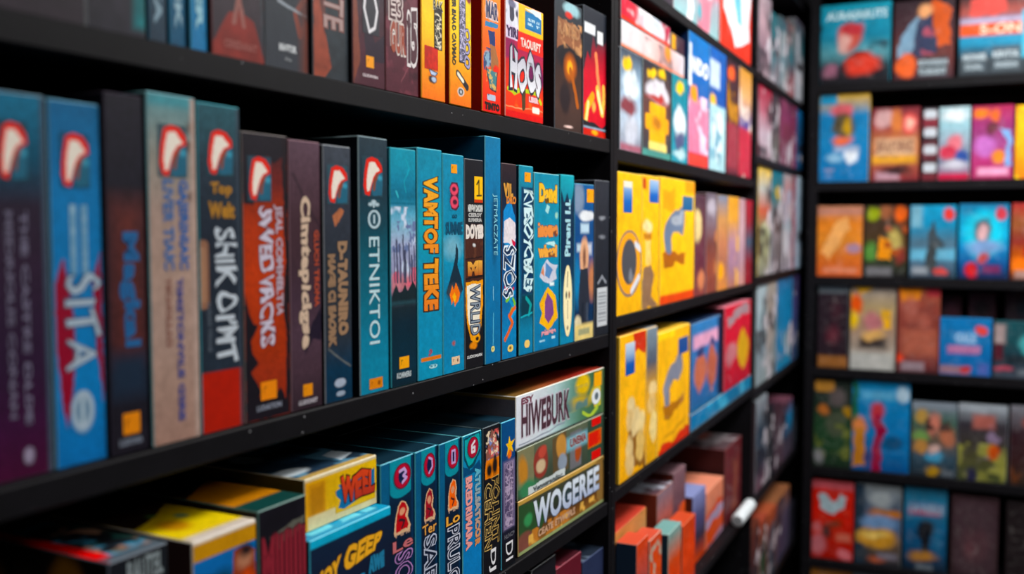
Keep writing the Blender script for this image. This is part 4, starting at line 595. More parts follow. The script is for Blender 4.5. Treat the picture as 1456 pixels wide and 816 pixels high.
row(PA, zA[3], [
 dict(uL=158, uR=243, vT=785, o=.0, fit=False, label='dark game box with white lettering and a red striped top, nearest the left corner', edge='#5a6470',
  arts={'front': [('f', '#15181e'), ('n', .2, .05, 1, .5, '#2c4440', 3, .5, 3), ('n', .4, .2, 1, .9, '#9ca4ac', 4, .64, 4)], 'left': [('h', '#17130f', '#1c1814'), ('e', .2, .2, .12, .16, '#80582c', .04), ('e', .75, .16, .13, .14, '#94642c', .04), ('e', .45, .25, .12, .16, '#2a2018', .04)], 'side': '#15181e',
        'top': [('f', '#1a1c22'), ('n', 0, .2, 1, 1, '#c09078', 3, .5, 3), ('n', 0, .2, 1, 1, '#4c94b4', 3.4, .56, 8), ('n', 0, 0, 1, 1, '#30605a', 4, .6, 18), ('r', -.1, .15, .24, 1.1, '#f01018', .0), ('r', .93, 0, 1, 1, '#30433e', .02), ('r', 0, .93, 1, 1.1, '#56636e', .03)]}, parts=[T('RAUTEL', (.3, .02, .9, .11), '#8c989c', rot=False, bold=.03)], depth=.2),  # top art painted brighter to make up for shade under the shelf board
 dict(uL=276, uR=367, vT=754, o=.0, label='yellow topped game box with blue front and small orange figure', edge='#dcd2c8',
  arts={'front': vs([('g', '#c88c10', '#c88c10', '#0c6cac', '#0c70b4', '#0c68ac'), ('r', -1, -1, 2, .2, '#c08a10'), ('r', -1, -1, 2, .03, '#e0d4c4'), ('r', -1, .2, 2, 1.1, '#0c6aac'), ('e', .45, .5, .2, .12, '#10405c', .05), ('p', [(.62, .25), (.85, .22), (1, .3), (1, 1), (.55, 1), (.6, .6)], '#8a3c28'), ('e', .82, .36, .13, .08, '#b07a60', .03), ('e', .84, .27, .1, .06, '#1c1418', .03), ('e', .85, .62, .12, .14, '#c84c24', .03)], .42), 'left': '#3a2422', 'side': '#5a4020',
        'top': [('g', '#3c2a10', '#3c2a10', '#e0b820', '#ecd044', '#ecce4c'), ('p', [(0, 0), (1, 0), (1, .38), (.6, .5), (0, .62)], '#2a1a12'), ('e', .35, .72, .18, .1, '#c88c10', .05), ('e', .7, .62, .08, .04, '#7c9468', .02), ('e', .5, .5, .06, .03, '#54743c', .02), ('r', 0, .93, 1, 1.1, '#d8ccc0', .02)]}, parts=[], depth=.2, omin=-.01),
 dict(uL=369, uR=437, vT=715, o=.0, label='black game box with dark red fluted lettering and orange top', edge='#5c8078',
  arts={'front': [('f', '#14121a'), ('m', .3, 5, 3), ('p', [(.2, .13), (.98, .08), (.98, .14), (.5, .17), (.4, .2)], '#5c5c54')], 'side': '#10242a', 'left': '#1c1418',
        'top': [('g', '#1c1210', '#20140e', '#c87c0c', '#cc840c', '#c07c10', '#14403c'), ('p', [(0, 0), (1, 0), (1, .3), (0, .5)], '#22120e'), ('r', -1, .84, 2, 1.1, '#14403c', .01)]}, parts=[T('MIIIIIII', (.06, .13, .98, .36), '#8c2030', rot=False, bold=.05, out='#4c1420', ow=.03)], depth=.2, omin=-.01),
], G3)
# ================================================================== units B and C: the two bays further along
def zat(pl, u, v, o=0.0): return pl.hit(u, v, o)[1]
zB = {0: (zat(PB, 978, 32) + zat(PB, 1070, 88)) / 2, 1: (zat(PB, 885, 200) + zat(PB, 1068, 262)) / 2, 2: (zat(PB, 885, 459) + zat(PB, 1068, 396)) / 2,
      3: (zat(PB, 885, 684) + zat(PB, 1068, 558)) / 2, 4: zat(PB, 1068, 722)}
zC = {0: zat(PB, 1110, -40), 1: zat(PB, 1110, 124), 2: zat(PB, 1110, 232), 3: zat(PB, 1110, 387), 4: zat(PB, 1110, 528), 5: zat(PB, 1110, 664), 6: zat(PB, 1110, 800)}
zD = {1: zat(PD, 1165, 120), 2: zat(PD, 1165, 259), 3: zat(PD, 1165, 393), 4: zat(PD, 1165, 523), 5: zat(PD, 1165, 664), 6: zat(PD, 1165, 795), 7: .06}
THB, THC, THD = .024, .026, .036
capB = lambda z: min([q for q in zB.values() if q > z + .01] + [9]) - THB - .001
capC = lambda z: min([q for q in zC.values() if q > z + .01] + [9]) - THC - .001
capD = lambda z: min([q for q in zD.values() if q > z + .01] + [9]) - THD - .001
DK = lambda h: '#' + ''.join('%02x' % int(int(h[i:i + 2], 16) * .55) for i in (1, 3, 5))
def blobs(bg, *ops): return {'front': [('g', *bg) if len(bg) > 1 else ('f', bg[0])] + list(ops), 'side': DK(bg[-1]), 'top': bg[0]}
GB = 'game boxes in the second bay of shelves'
GC = 'game boxes in the far narrow bay'
rb = lambda z, items, g, **k: row(PB, z, items, g, cell=.0028, cap=capB(z), **k)
rb(zB[0], [
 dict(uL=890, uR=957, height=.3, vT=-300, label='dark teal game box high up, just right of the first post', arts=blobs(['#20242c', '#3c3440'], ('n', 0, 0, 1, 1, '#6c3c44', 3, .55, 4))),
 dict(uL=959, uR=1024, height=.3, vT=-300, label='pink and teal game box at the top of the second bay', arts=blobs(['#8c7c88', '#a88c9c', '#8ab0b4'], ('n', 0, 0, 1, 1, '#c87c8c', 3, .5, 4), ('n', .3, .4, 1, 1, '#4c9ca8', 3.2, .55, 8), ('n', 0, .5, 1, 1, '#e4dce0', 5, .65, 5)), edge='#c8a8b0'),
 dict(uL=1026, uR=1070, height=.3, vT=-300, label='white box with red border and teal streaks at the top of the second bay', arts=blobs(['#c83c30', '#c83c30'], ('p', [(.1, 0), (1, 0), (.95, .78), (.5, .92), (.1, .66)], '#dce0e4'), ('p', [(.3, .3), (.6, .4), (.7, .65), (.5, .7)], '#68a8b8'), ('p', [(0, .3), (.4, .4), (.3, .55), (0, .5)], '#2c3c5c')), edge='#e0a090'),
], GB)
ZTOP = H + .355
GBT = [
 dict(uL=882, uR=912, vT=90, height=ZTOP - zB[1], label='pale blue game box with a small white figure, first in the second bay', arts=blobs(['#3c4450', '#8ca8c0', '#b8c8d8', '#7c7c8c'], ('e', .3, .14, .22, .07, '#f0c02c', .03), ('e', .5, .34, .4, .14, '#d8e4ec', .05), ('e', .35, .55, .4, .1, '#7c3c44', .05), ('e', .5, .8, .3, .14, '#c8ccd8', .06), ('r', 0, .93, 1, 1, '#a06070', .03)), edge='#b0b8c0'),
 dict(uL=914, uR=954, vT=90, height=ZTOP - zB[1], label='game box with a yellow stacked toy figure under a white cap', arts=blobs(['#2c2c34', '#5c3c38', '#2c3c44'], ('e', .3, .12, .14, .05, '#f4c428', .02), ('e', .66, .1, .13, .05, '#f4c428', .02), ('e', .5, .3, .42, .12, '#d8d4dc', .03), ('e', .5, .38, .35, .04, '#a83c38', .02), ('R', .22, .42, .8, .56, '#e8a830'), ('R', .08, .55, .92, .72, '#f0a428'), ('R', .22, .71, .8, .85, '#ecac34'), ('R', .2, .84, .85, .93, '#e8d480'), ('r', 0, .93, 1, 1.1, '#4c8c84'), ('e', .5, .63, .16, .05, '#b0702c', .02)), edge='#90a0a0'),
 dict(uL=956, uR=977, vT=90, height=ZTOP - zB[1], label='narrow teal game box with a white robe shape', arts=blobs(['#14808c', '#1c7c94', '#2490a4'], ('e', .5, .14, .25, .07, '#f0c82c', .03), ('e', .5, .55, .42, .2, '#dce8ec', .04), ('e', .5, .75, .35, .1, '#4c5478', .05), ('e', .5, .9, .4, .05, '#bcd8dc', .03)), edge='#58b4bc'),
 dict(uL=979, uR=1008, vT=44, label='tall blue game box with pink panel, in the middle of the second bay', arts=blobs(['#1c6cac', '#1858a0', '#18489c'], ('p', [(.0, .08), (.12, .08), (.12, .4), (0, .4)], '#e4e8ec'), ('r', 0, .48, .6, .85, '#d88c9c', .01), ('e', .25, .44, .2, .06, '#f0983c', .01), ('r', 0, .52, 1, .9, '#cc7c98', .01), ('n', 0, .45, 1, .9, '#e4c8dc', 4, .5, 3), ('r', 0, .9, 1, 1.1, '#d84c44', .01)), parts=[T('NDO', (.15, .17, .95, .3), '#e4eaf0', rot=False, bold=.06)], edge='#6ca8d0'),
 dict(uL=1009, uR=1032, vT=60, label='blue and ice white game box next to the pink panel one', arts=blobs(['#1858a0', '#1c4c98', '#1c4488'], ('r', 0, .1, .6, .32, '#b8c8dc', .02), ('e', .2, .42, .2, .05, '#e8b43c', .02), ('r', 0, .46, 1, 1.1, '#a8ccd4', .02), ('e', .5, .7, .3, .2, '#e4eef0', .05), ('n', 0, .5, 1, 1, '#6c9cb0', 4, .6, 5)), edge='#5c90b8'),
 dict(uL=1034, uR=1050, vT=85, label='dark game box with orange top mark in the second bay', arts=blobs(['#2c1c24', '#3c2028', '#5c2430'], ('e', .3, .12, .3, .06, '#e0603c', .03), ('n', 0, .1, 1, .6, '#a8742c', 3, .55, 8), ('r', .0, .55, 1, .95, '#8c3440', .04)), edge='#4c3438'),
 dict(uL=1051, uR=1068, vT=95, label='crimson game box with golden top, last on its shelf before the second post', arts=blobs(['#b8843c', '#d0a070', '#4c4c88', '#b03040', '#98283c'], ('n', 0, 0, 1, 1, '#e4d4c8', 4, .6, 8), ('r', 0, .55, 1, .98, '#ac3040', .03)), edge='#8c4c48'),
]
rb(zB[1], GBT, GB)
# flat boxes lying across the first upright ones
def flat(pl, uL, uR, z0, z1, vm, label, arts, group, o=.012, depth=.2, **k):
    return box(pl, z0, uL, uR, None, label, arts, group, o=o, depth=depth, zt=z1, vm=vm, cell=.0028, **k)
flat(PB, 883, 973, ZTOP + .001, ZTOP + .054, 70, 'flat pale pink game box lying across three upright boxes', {'front': [('h', '#d8d4d8', '#e0c8c8', '#d8a8a0', '#c8c4cc'), ('n', 0, .1, 1, .9, '#4c4450', 5, .6, 4), ('e', .7, .5, .06, .4, '#e8904c', .2), ('r', 0, .9, 1, 1.1, '#e07c58', .05)], 'side': '#8c8088', 'left': '#3a363c'}, GB)
flat(PB, 883, 953, ZTOP + .055, ZTOP + .099, 20, 'flat red and white game box on top of the pale pink one', {'front': [('h', '#c02c40', '#c83c48', '#dce0e8', '#c0c8d4', '#f0dcd8'), ('n', 0, 0, .6, 1, '#f0e8ec', 5, .55, 4), ('n', .4, 0, 1, 1, '#a8344c', 6, .6, 14), ('r', -1, .86, 2, 1.2, '#e84424', .1)], 'side': '#8c3030', 'left': '#4a2024'}, GB)
flat(PB, 955, 973, ZTOP + .055, ZTOP + .092, 45, 'small plum game box with a yellow edge, lying on the pale pink box', {'front': [('f', '#3c2430'), ('r', 0, 0, .3, 1, '#e0a020', .2)], 'side': '#2a1c24'}, GB)

YEL = '#f6bc08'
rb(zB[2], [
 dict(uL=876, uR=912, vT=246, o=.002, label='yellow game box with a large round dial and blue label, beside the first post', edge='#fcd860',
  arts={'front': [('g', '#f8c00c', '#f6bc08', '#f4b808', '#f4b410', '#f2b428'), ('m', .06, 6, 3)], 'side': '#a87c10', 'left': '#b88a10', 'top': '#f0c030'},
  parts=[S((.26, .06, .6, .28), [('g', '#c0ccdc', '#6c94c4', '#1c64b0', '#1858a8'), ('r', -1, -1, 2, .2, '#e4e0d0')], name='blue_label', cell=.002),
         S((.0, .4, 1, .88), [('f', '#f6b80c'), ('e', .5, .5, .5, .5, '#5c6070', .01), ('e', .5, .5, .46, .46, '#f4a830', .01), ('e', .5, .48, .3, .34, '#4a4c52', .02), ('n', .25, .2, .75, .8, '#7c8088', 5, .6, 3), ('l', [(.6, .92), (.9, .72)], .08, '#d8dce4'), ('l', [(.75, .22), (.95, .3)], .08, '#d8dce4')], name='dial_print', shape='e', cell=.002)]),
 dict(uL=913, uR=937, vT=250, label='yellow game box with a chess pawn over a brown base', edge='#fcd860',
  arts={'front': [('g', '#f4b80c', '#f6bc08', '#f4b808', '#f2b410', '#f0b020'), ('e', .3, .38, .28, .06, '#f0d8a0', .02), ('r', .1, .43, .55, .48, '#b87830', .01), ('p', [(.15, .48), (.5, .48), (.5, .66), (.2, .68)], '#e8c878'), ('p', [(.1, .7), (.5, .66), (.75, .76), (.55, .92), (.95, 1), (0, 1), (0, .8)], '#8a6a50'), ('r', 0, .02, .2, .1, '#c04818', .01)], 'side': '#a87c10', 'top': '#e0b030'},
  parts=[S((.4, .03, .95, .2), [('g', '#a8c0dc', '#7ca4d0', '#1c64b4', '#1858a8')], name='blue_label', cell=.002)]),
 dict(uL=938.5, uR=987, vT=255, label='yellow game box with a grey crescent and red foot strip on the middle row', edge='#fcd860',
  arts={'front': [('g', '#f6be10', '#f8c008', '#f6bc08', '#f6b808'), ('p', [(.05, .08), (.4, .1), (.4, .26), (.05, .24)], '#f0a030'), ('l', [(.62, .34), (.36, .36), (.2, .46), (.22, .58)], .18, '#6c7c94'), ('l', [(.6, .33), (.35, .35)], .08, '#a8b0bc'), ('p', [(.05, .58), (.3, .6), (.5, .62), (.75, .56), (.75, .7), (.5, .67), (.1, .72)], '#a86018'), ('r', -1, .93, 2, 1.2, '#d8501c', .01), ('r', .7, -1, 1.1, .1, '#e8981c', .02)], 'side': '#b0820c', 'left': '#c08c10', 'top': '#e0b030'},
  parts=[S((.62, .13, .95, .25), [('g', '#3c6c90', '#1c5c8c')], name='blue_label', cell=.002)]),
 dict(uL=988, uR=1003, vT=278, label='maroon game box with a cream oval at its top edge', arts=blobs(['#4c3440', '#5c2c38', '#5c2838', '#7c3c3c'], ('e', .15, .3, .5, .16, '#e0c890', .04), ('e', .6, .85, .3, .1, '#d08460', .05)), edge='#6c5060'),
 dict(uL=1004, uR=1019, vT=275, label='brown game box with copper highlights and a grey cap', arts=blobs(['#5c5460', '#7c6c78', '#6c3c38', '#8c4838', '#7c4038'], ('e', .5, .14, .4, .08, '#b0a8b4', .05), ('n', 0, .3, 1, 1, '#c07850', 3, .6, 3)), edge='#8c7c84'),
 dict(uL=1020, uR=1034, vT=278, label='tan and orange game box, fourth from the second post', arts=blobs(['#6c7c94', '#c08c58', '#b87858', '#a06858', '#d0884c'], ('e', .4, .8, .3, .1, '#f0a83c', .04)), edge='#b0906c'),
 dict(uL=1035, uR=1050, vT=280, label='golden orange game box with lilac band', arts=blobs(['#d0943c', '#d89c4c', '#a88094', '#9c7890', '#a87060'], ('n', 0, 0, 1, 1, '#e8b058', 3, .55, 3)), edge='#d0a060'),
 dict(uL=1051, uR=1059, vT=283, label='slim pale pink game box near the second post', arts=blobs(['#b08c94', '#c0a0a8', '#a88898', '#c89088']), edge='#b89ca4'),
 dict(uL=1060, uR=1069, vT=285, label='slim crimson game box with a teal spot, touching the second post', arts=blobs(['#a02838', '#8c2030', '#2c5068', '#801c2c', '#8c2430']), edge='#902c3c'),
], GB)
rb(zB[3], [
 dict(uL=881, uR=918, vT=474, o=.008, label='yellow game box with a heap of peanuts and a red corner', edge='#fcd860',
  arts={'front': [('g', '#f0b010', '#f2b410', '#eeae10', '#e8a810'), ('p', [(.5, 0), (1, 0), (1, .14), (.55, .15)], '#c43c20'), ('p', [(.3, .5), (.55, .6), (.95, .75), (1, 1), (.3, .9)], '#8a5c28')] + [('e', x, y, rx, ry, c, .02) for x, y, rx, ry, c in ((.42, .5, .16, .08, '#e0c894'), (.36, .6, .15, .07, '#d8b880'), (.6, .64, .16, .1, '#e4cc98'), (.35, .78, .16, .08, '#e0c48c'), (.38, .9, .18, .07, '#dcbc84'), (.85, .68, .14, .09, '#e8d098'), (.8, .82, .18, .1, '#dcb870'))], 'side': '#a87c10', 'left': '#b88a10', 'top': '#c88838'},
  parts=[S((.2, .06, .55, .28), [('g', '#c8d4e0', '#9cb4d0', '#1c58a8', '#1850a0')], name='blue_label', cell=.002)]),
 dict(uL=919, uR=934, vT=466, label='amber game box with peanuts and grey cap behind the peanut box', edge='#e8c070',
  arts={'front': [('g', '#7c8c98', '#4c5464', '#e0a418', '#e4a81c', '#d8a020'), ('e', .6, .45, .4, .06, '#e8cc94', .02), ('e', .5, .56, .4, .08, '#dcb878', .02), ('e', .7, .74, .4, .12, '#e8d090', .02)], 'side': '#8c6c18', 'top': '#9ca4a8'}),
 dict(uL=935, uR=980, vT=468, label='yellow game box with a grey crescent on the third row of the second bay', edge='#fcd860',
  arts={'front': [('g', '#f0b414', '#f0b40c', '#eeb00c', '#ecac0c'), ('r', .0, 0, .5, .06, '#f8d038', .01), ('l', [(.7, .34), (.42, .38), (.25, .5), (.28, .6)], .16, '#7c8090'), ('p', [(.15, .6), (.45, .63), (.85, .58), (.85, .68), (.5, .7), (.2, .74)], '#a86c28'), ('p', [(0, .97), (1, .93), (1, 1.1), (0, 1.1)], '#c83c24'), ('l', [(.2, .9), (.85, .84)], .04, '#c88c14')], 'side': '#a87c10', 'left': '#b8860e', 'top': '#e0b030'},
  parts=[S((.62, .1, .95, .24), [('g', '#2c5088', '#20488c')], name='blue_label', cell=.002)]),
], GB)
zlb = zB[3] + .045
flat(PB, 982, 1067, zB[3], zlb, 580, 'flat teal game box lying under the blue and the red box', {'front': [('h', '#1c6c9c', '#2478a4', '#1c648c', '#2c7ca4'), ('n', 0, 0, 1, 1, '#58b0d0', 7, .6, 4), ('r', 0, .9, 1, 1.1, '#506878', .05)], 'side': '#124058', 'top': '#185878'}, GB, o=.004)
rb(zlb + .0012, [
 dict(uL=983, uR=1024, vT=455, label='blue game box with pink title and orange figures', edge='#6c90b8',
  arts={'front': [('g', '#3c78b0', '#3470ac', '#3c64a0', '#2c6090'), ('r', .05, .14, .95, .3, '#d8a0bc', .04), ('e', .3, .6, .2, .22, '#b86850', .06), ('e', .7, .6, .2, .22, '#b0604c', .06), ('e', .3, .35, .12, .05, '#2c3868', .03), ('e', .72, .33, .12, .05, '#2c3868', .03), ('n', 0, .4, 1, .9, '#d88860', 4, .6, 3), ('r', .9, 0, 1, 1, '#1c2c50', .02)], 'side': '#1c3050'}),
 dict(uL=1030, uR=1067, vT=432, label='bright red game box with grey title and a yellow figure', edge='#d87080',
  arts={'front': [('g', '#c0243c', '#c4203c', '#bc1c34', '#a81c34'), ('p', [(.1, .12), (.95, .04), (.95, .17), (.15, .24)], '#a08890'), ('e', .7, .6, .25, .2, '#d0a028', .05), ('e', .25, .6, .2, .15, '#b87078', .06), ('n', 0, .4, 1, .9, '#6c2848', 4, .65, 3)], 'side': '#4c1420', 'left': '#3a1420', 'top': '#c87080'}),
], GB)
# lower shelf of the second bay: small packs
small_packs = [
 dict(uL=874, uR=918, vT=740, label='tan game box with dark lettering and a red top, lowest beside the first post', edge='#c06040', arts={'front': [('g', '#c08450', '#c48c54', '#b87c48'), ('m', .1, 5, 3)], 'side': '#6c3c28', 'top': '#b83828'}, parts=[T('OCHAT', (.1, .16, .85, .36), '#3a2c28', rot=False, bold=.06), T('RENAL', (.1, .42, .85, .6), '#3a2c28', rot=False, bold=.06)]),
 dict(uL=934, uR=956, vT=695, label='rust game box with a grey glossy corner behind the tan box', arts={'front': [('g', '#7c6c78', '#a04c38', '#98402c', '#8c3424'), ('n', 0, .1, 1, .7, '#c0b0b8', 4, .6, 3)], 'side': '#7c2c20', 'left': '#84301f', 'top': [('f', '#584048'), ('n', 0, 0, 1, 1, '#b0b4c0', 3, .5, 6)]}, edge='#a06858'),
 dict(uL=957, uR=974, vT=668, label='small mauve brown game box standing behind the rust one', arts=blobs(['#7c5c64', '#5c3c48', '#6c4450', '#a8402c'], ('n', 0, .3, 1, 1, '#d05428', 3, .55, 6)), edge='#80686c'),
 dict(uL=985, uR=1003, vT=672, label='narrow violet blue pack among the rust packs', arts=blobs(['#8088b8', '#4c4c78', '#2c2434', '#c04828'], ), edge='#7078a0', height=.19),
 dict(uL=1004, uR=1028, vT=690, label='coral and lilac striped game box in the lower second bay', arts=blobs(['#d88468', '#c87c64', '#9c7c94'], *[('l', [(0, y), (1, y - .1)], .16, '#c85030') for y in (.5, .68, .88)], ('l', [(0, .6), (1, .5)], .12, '#a090ac')), edge='#e09c80'),
 dict(uL=1031, uR=1066, vT=624, label='tall maroon game box with grey worn top beside the second post', arts={'front': [('g', '#5c2428', '#64282c', '#542024'), ('n', .2, .2, .8, .9, '#7c4438', 3, .55, 4)], 'side': '#3a1418', 'left': '#3c1618', 'top': [('f', '#4c3c40'), ('n', 0, 0, 1, 1, '#8c8488', 4, .5, 4), ('r', .5, 0, 1, .6, '#b86c60', .1)]}, edge='#80484a'),
]
rb(zB[4], small_packs, GB, o=.03, omin=.032)
rb(zB[4], [
 dict(uL=905, uR=921, vT=768, o=-.02, fit=False, label='small red and blue pack in front of the rust boxes', arts=blobs(['#d04c30', '#8c4c50', '#3c5c84']), edge='#c07060', depth=.045),
 dict(uL=923, uR=940, vT=762, o=-.02, fit=False, label='small orange red pack with pale edge in front of the rust boxes', arts=blobs(['#c84c34', '#d85420', '#a03c24'], ('n', 0, 0, 1, 1, '#b0a090', 4, .6, 5)), edge='#c0a090', depth=.045),
 dict(uL=950, uR=968, vT=752, o=-.02, fit=False, label='small teal topped orange pack in front of the striped box', arts=blobs(['#6c9c98', '#d04c1c', '#d0481c', '#2c5c7c']), edge='#a0b0a8', depth=.045),
 dict(uL=970, uR=988, vT=740, o=-.02, fit=False, label='small vermilion pack with a blue foot', arts=blobs(['#c04420', '#d84c1c', '#c84418', '#28587c']), edge='#d06c48', depth=.045),
], 'small packs at the front of the low shelf', depth=.045)
# bottom row of the near bookcase, below the pile of three
row(PA, zA[4], [
 dict(uL=756, uR=790, vT=800, label='black game box on the lowest visible shelf, left of the dark red one', arts=blobs(['#17161c'], )),
 dict(uL=791, uR=826, vT=797, label='dark red game box on the lowest visible shelf under the pile of three', arts={'front': [('f', '#5c1c28')], 'side': '#2a1218', 'top': [('f', '#3c141c'), ('n', 0, .3, 1, 1, '#8c3844', 3, .5, 3)]}, edge='#8c4450'),
 dict(uL=828, uR=866, vT=786, label='dark blue game box with a pale crest on its top, lowest beside the first post', arts={'front': [('f', '#28304c')], 'side': '#14161e', 'top': [('f', '#1c2430'), ('n', 0, .2, 1, 1, '#5c6878', 3, .55, 3), ('e', .5, .6, .12, .1, '#c0c8d0', .05)]}, edge='#3c4868'),
], 'game boxes on the lowest shelf of the near bookcase', cell=.002)

# ------------------------------------------------------------------ bay C
CC = PB
def crow(z, specs, ht=None):
    items = []
    for i_, (uL, uR, vT, cols, label, *ex) in enumerate(specs):
        ex = list(ex) + [('n', 0, .05, 1, .9, cols[-1], 2.2, .55, 3 + i_), ('n', 0, .1, 1, 1, '#cfc8d0', 2.6, .68, 23 + i_), ('n', 0, 0, 1, 1, '#1c1a24', 2.4, .66, 43 + i_)]
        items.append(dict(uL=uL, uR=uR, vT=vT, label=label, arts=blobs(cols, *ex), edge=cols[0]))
    row(CC, z, items, GC, cell=.0045, cap=capC(z))
crow(zC[1], [
 (1079, 1096, -10, ['#8c8088', '#a88c94', '#7c6470', '#988890'], 'mauve game box, first of the top row in the far narrow bay', ('n', 0, 0, 1, 1, '#d0c0c8', 2, .55, 3)),
 (1097, 1108, 20, ['#20545c', '#186874', '#706c74'], 'dark teal game box with grey foot in the far narrow bay', ),
 (1109, 1119, 26, ['#3c4c54', '#1c6c7c', '#8c9498'], 'teal banded game box beside the dark teal one'),
 (1120, 1130, 32, ['#7c7470', '#24606c', '#8c4448'], 'grey and brick game box near the far corner, top row'),
 (1131, 1142, 30, ['#4c4450', '#186470', '#b8bcc4', '#a8acb4'], 'white footed game box next to the dark corner, top row'),
])
crow(zC[2], [
 (1079, 1097, 112, ['#901c34', '#a05868', '#b0a0ac', '#a89098'], 'crimson topped pale game box on the second row of the far bay', ('n', 0, .2, 1, 1, '#c8c0c8', 2, .5, 3)),
 (1098, 1108, 130, ['#2c2430', '#4c3c44', '#5c5c54'], 'dark grey game box on the second row of the far bay'),
 (1109, 1126, 138, ['#54243c', '#7c3458', '#74304c', '#6c2c40'], 'wine purple game box on the second row of the far bay', ('n', 0, 0, 1, 1, '#94506c', 2, .55, 3)),
 (1127, 1132, 150, ['#742c4c', '#7c3450'], 'slim plum game box on the second row of the far bay'),
 (1133, 1142, 158, ['#1c5c8c', '#1c5480', '#1c4468'], 'blue game box in the corner of the second row of the far bay'),
])
crow(zC[3], [
 (1078, 1096, 232, ['#e0b83c', '#b0b4b0', '#b85844', '#6c7c60', '#9ca080', '#70746c'], 'yellow topped green game box on the third row of the far bay', ('e', .5, .62, .3, .12, '#c0c8a0', .06)),
 (1097, 1113, 240, ['#1c6474', '#2c747c', '#908890', '#686870', '#585860'], 'teal game box with a yellow spot and grey lower half', ('e', .5, .22, .25, .06, '#d8b83c', .03)),
 (1114, 1126, 246, ['#a8a0a4', '#b0605c', '#88a4b0', '#c8ccd4', '#a8a4b4'], 'pale game box with red band on the third row of the far bay'),
 (1127, 1131, 250, ['#8c2434', '#94485c', '#8c7080'], 'slim red game box left of the white one'),
 (1132, 1146, 252, ['#a8bccc', '#a4b8c8', '#a0b4c4', '#9cb0c4'], 'plain ice white game box, last on the third row of the far bay'),
])
crow(zC[4], [
 (1076, 1090, 402, ['#a8b8c0', '#9cb0b8', '#80909a', '#8c989c'], 'pale blue grey game box on the fourth row of the far bay', ('e', .7, .45, .3, .2, '#50646c', .08)),
 (1091, 1104, 400, ['#a09890', '#a49890', '#98908c', '#788488'], 'beige grey game box beside the pale blue grey one'),
 (1105, 1126, 394, ['#3c70a0', '#1c7cac', '#2c709c', '#2c8c98', '#187cac'], 'blue game box with green tints on the fourth row of the far bay', ('n', 0, .2, 1, .9, '#2c8480', 2, .55, 3)),
 (1127, 1136, 392, ['#4c3c6c', '#3c4474', '#2c4464'], 'dark violet game box at the dark end of the fourth row'),
])
crow(zC[5], [
 (1075, 1090, 566, ['#8c949c', '#2c3c4c', '#28384a', '#6c4c58'], 'slate game box with a pale round top, fifth row of the far bay'),
 (1091, 1100, 580, ['#1c1c24', '#20242c'], 'black game box on the fifth row of the far bay'),
 (1101, 1112, 578, ['#3c2430', '#483040', '#483844'], 'dark plum game box on the fifth row of the far bay'),
 (1113, 1126, 570, ['#6c4050', '#187cac', '#3c3848', '#483c4c'], 'dark game box with pink top and cyan band in the far bay'),
 (1127, 1136, 580, ['#1c2028', '#20242c', '#30343c'], 'charcoal game box at the end of the fifth row'),
])
crow(zC[6], [
 (1066, 1079, 748, ['#5c2c20', '#44282c', '#3c4444'], 'brown game box with rust top, lowest row of the far bay'),
 (1080, 1090, 738, ['#9c4430', '#284430', '#203828'], 'green game box with orange red top, lowest row of the far bay'),
 (1091, 1103, 726, ['#a85030', '#2c2430', '#3c4450'], 'dark game box with orange top, lowest row of the far bay'),
 (1104, 1122, 703, ['#8c5838', '#4c485c', '#444058', '#3c3c50'], 'slate violet game box with tan top, lowest row of the far bay'),
 (1123, 1132, 715, ['#1c1c24', '#20202a'], 'black game box at the corner end of the lowest row'),
])

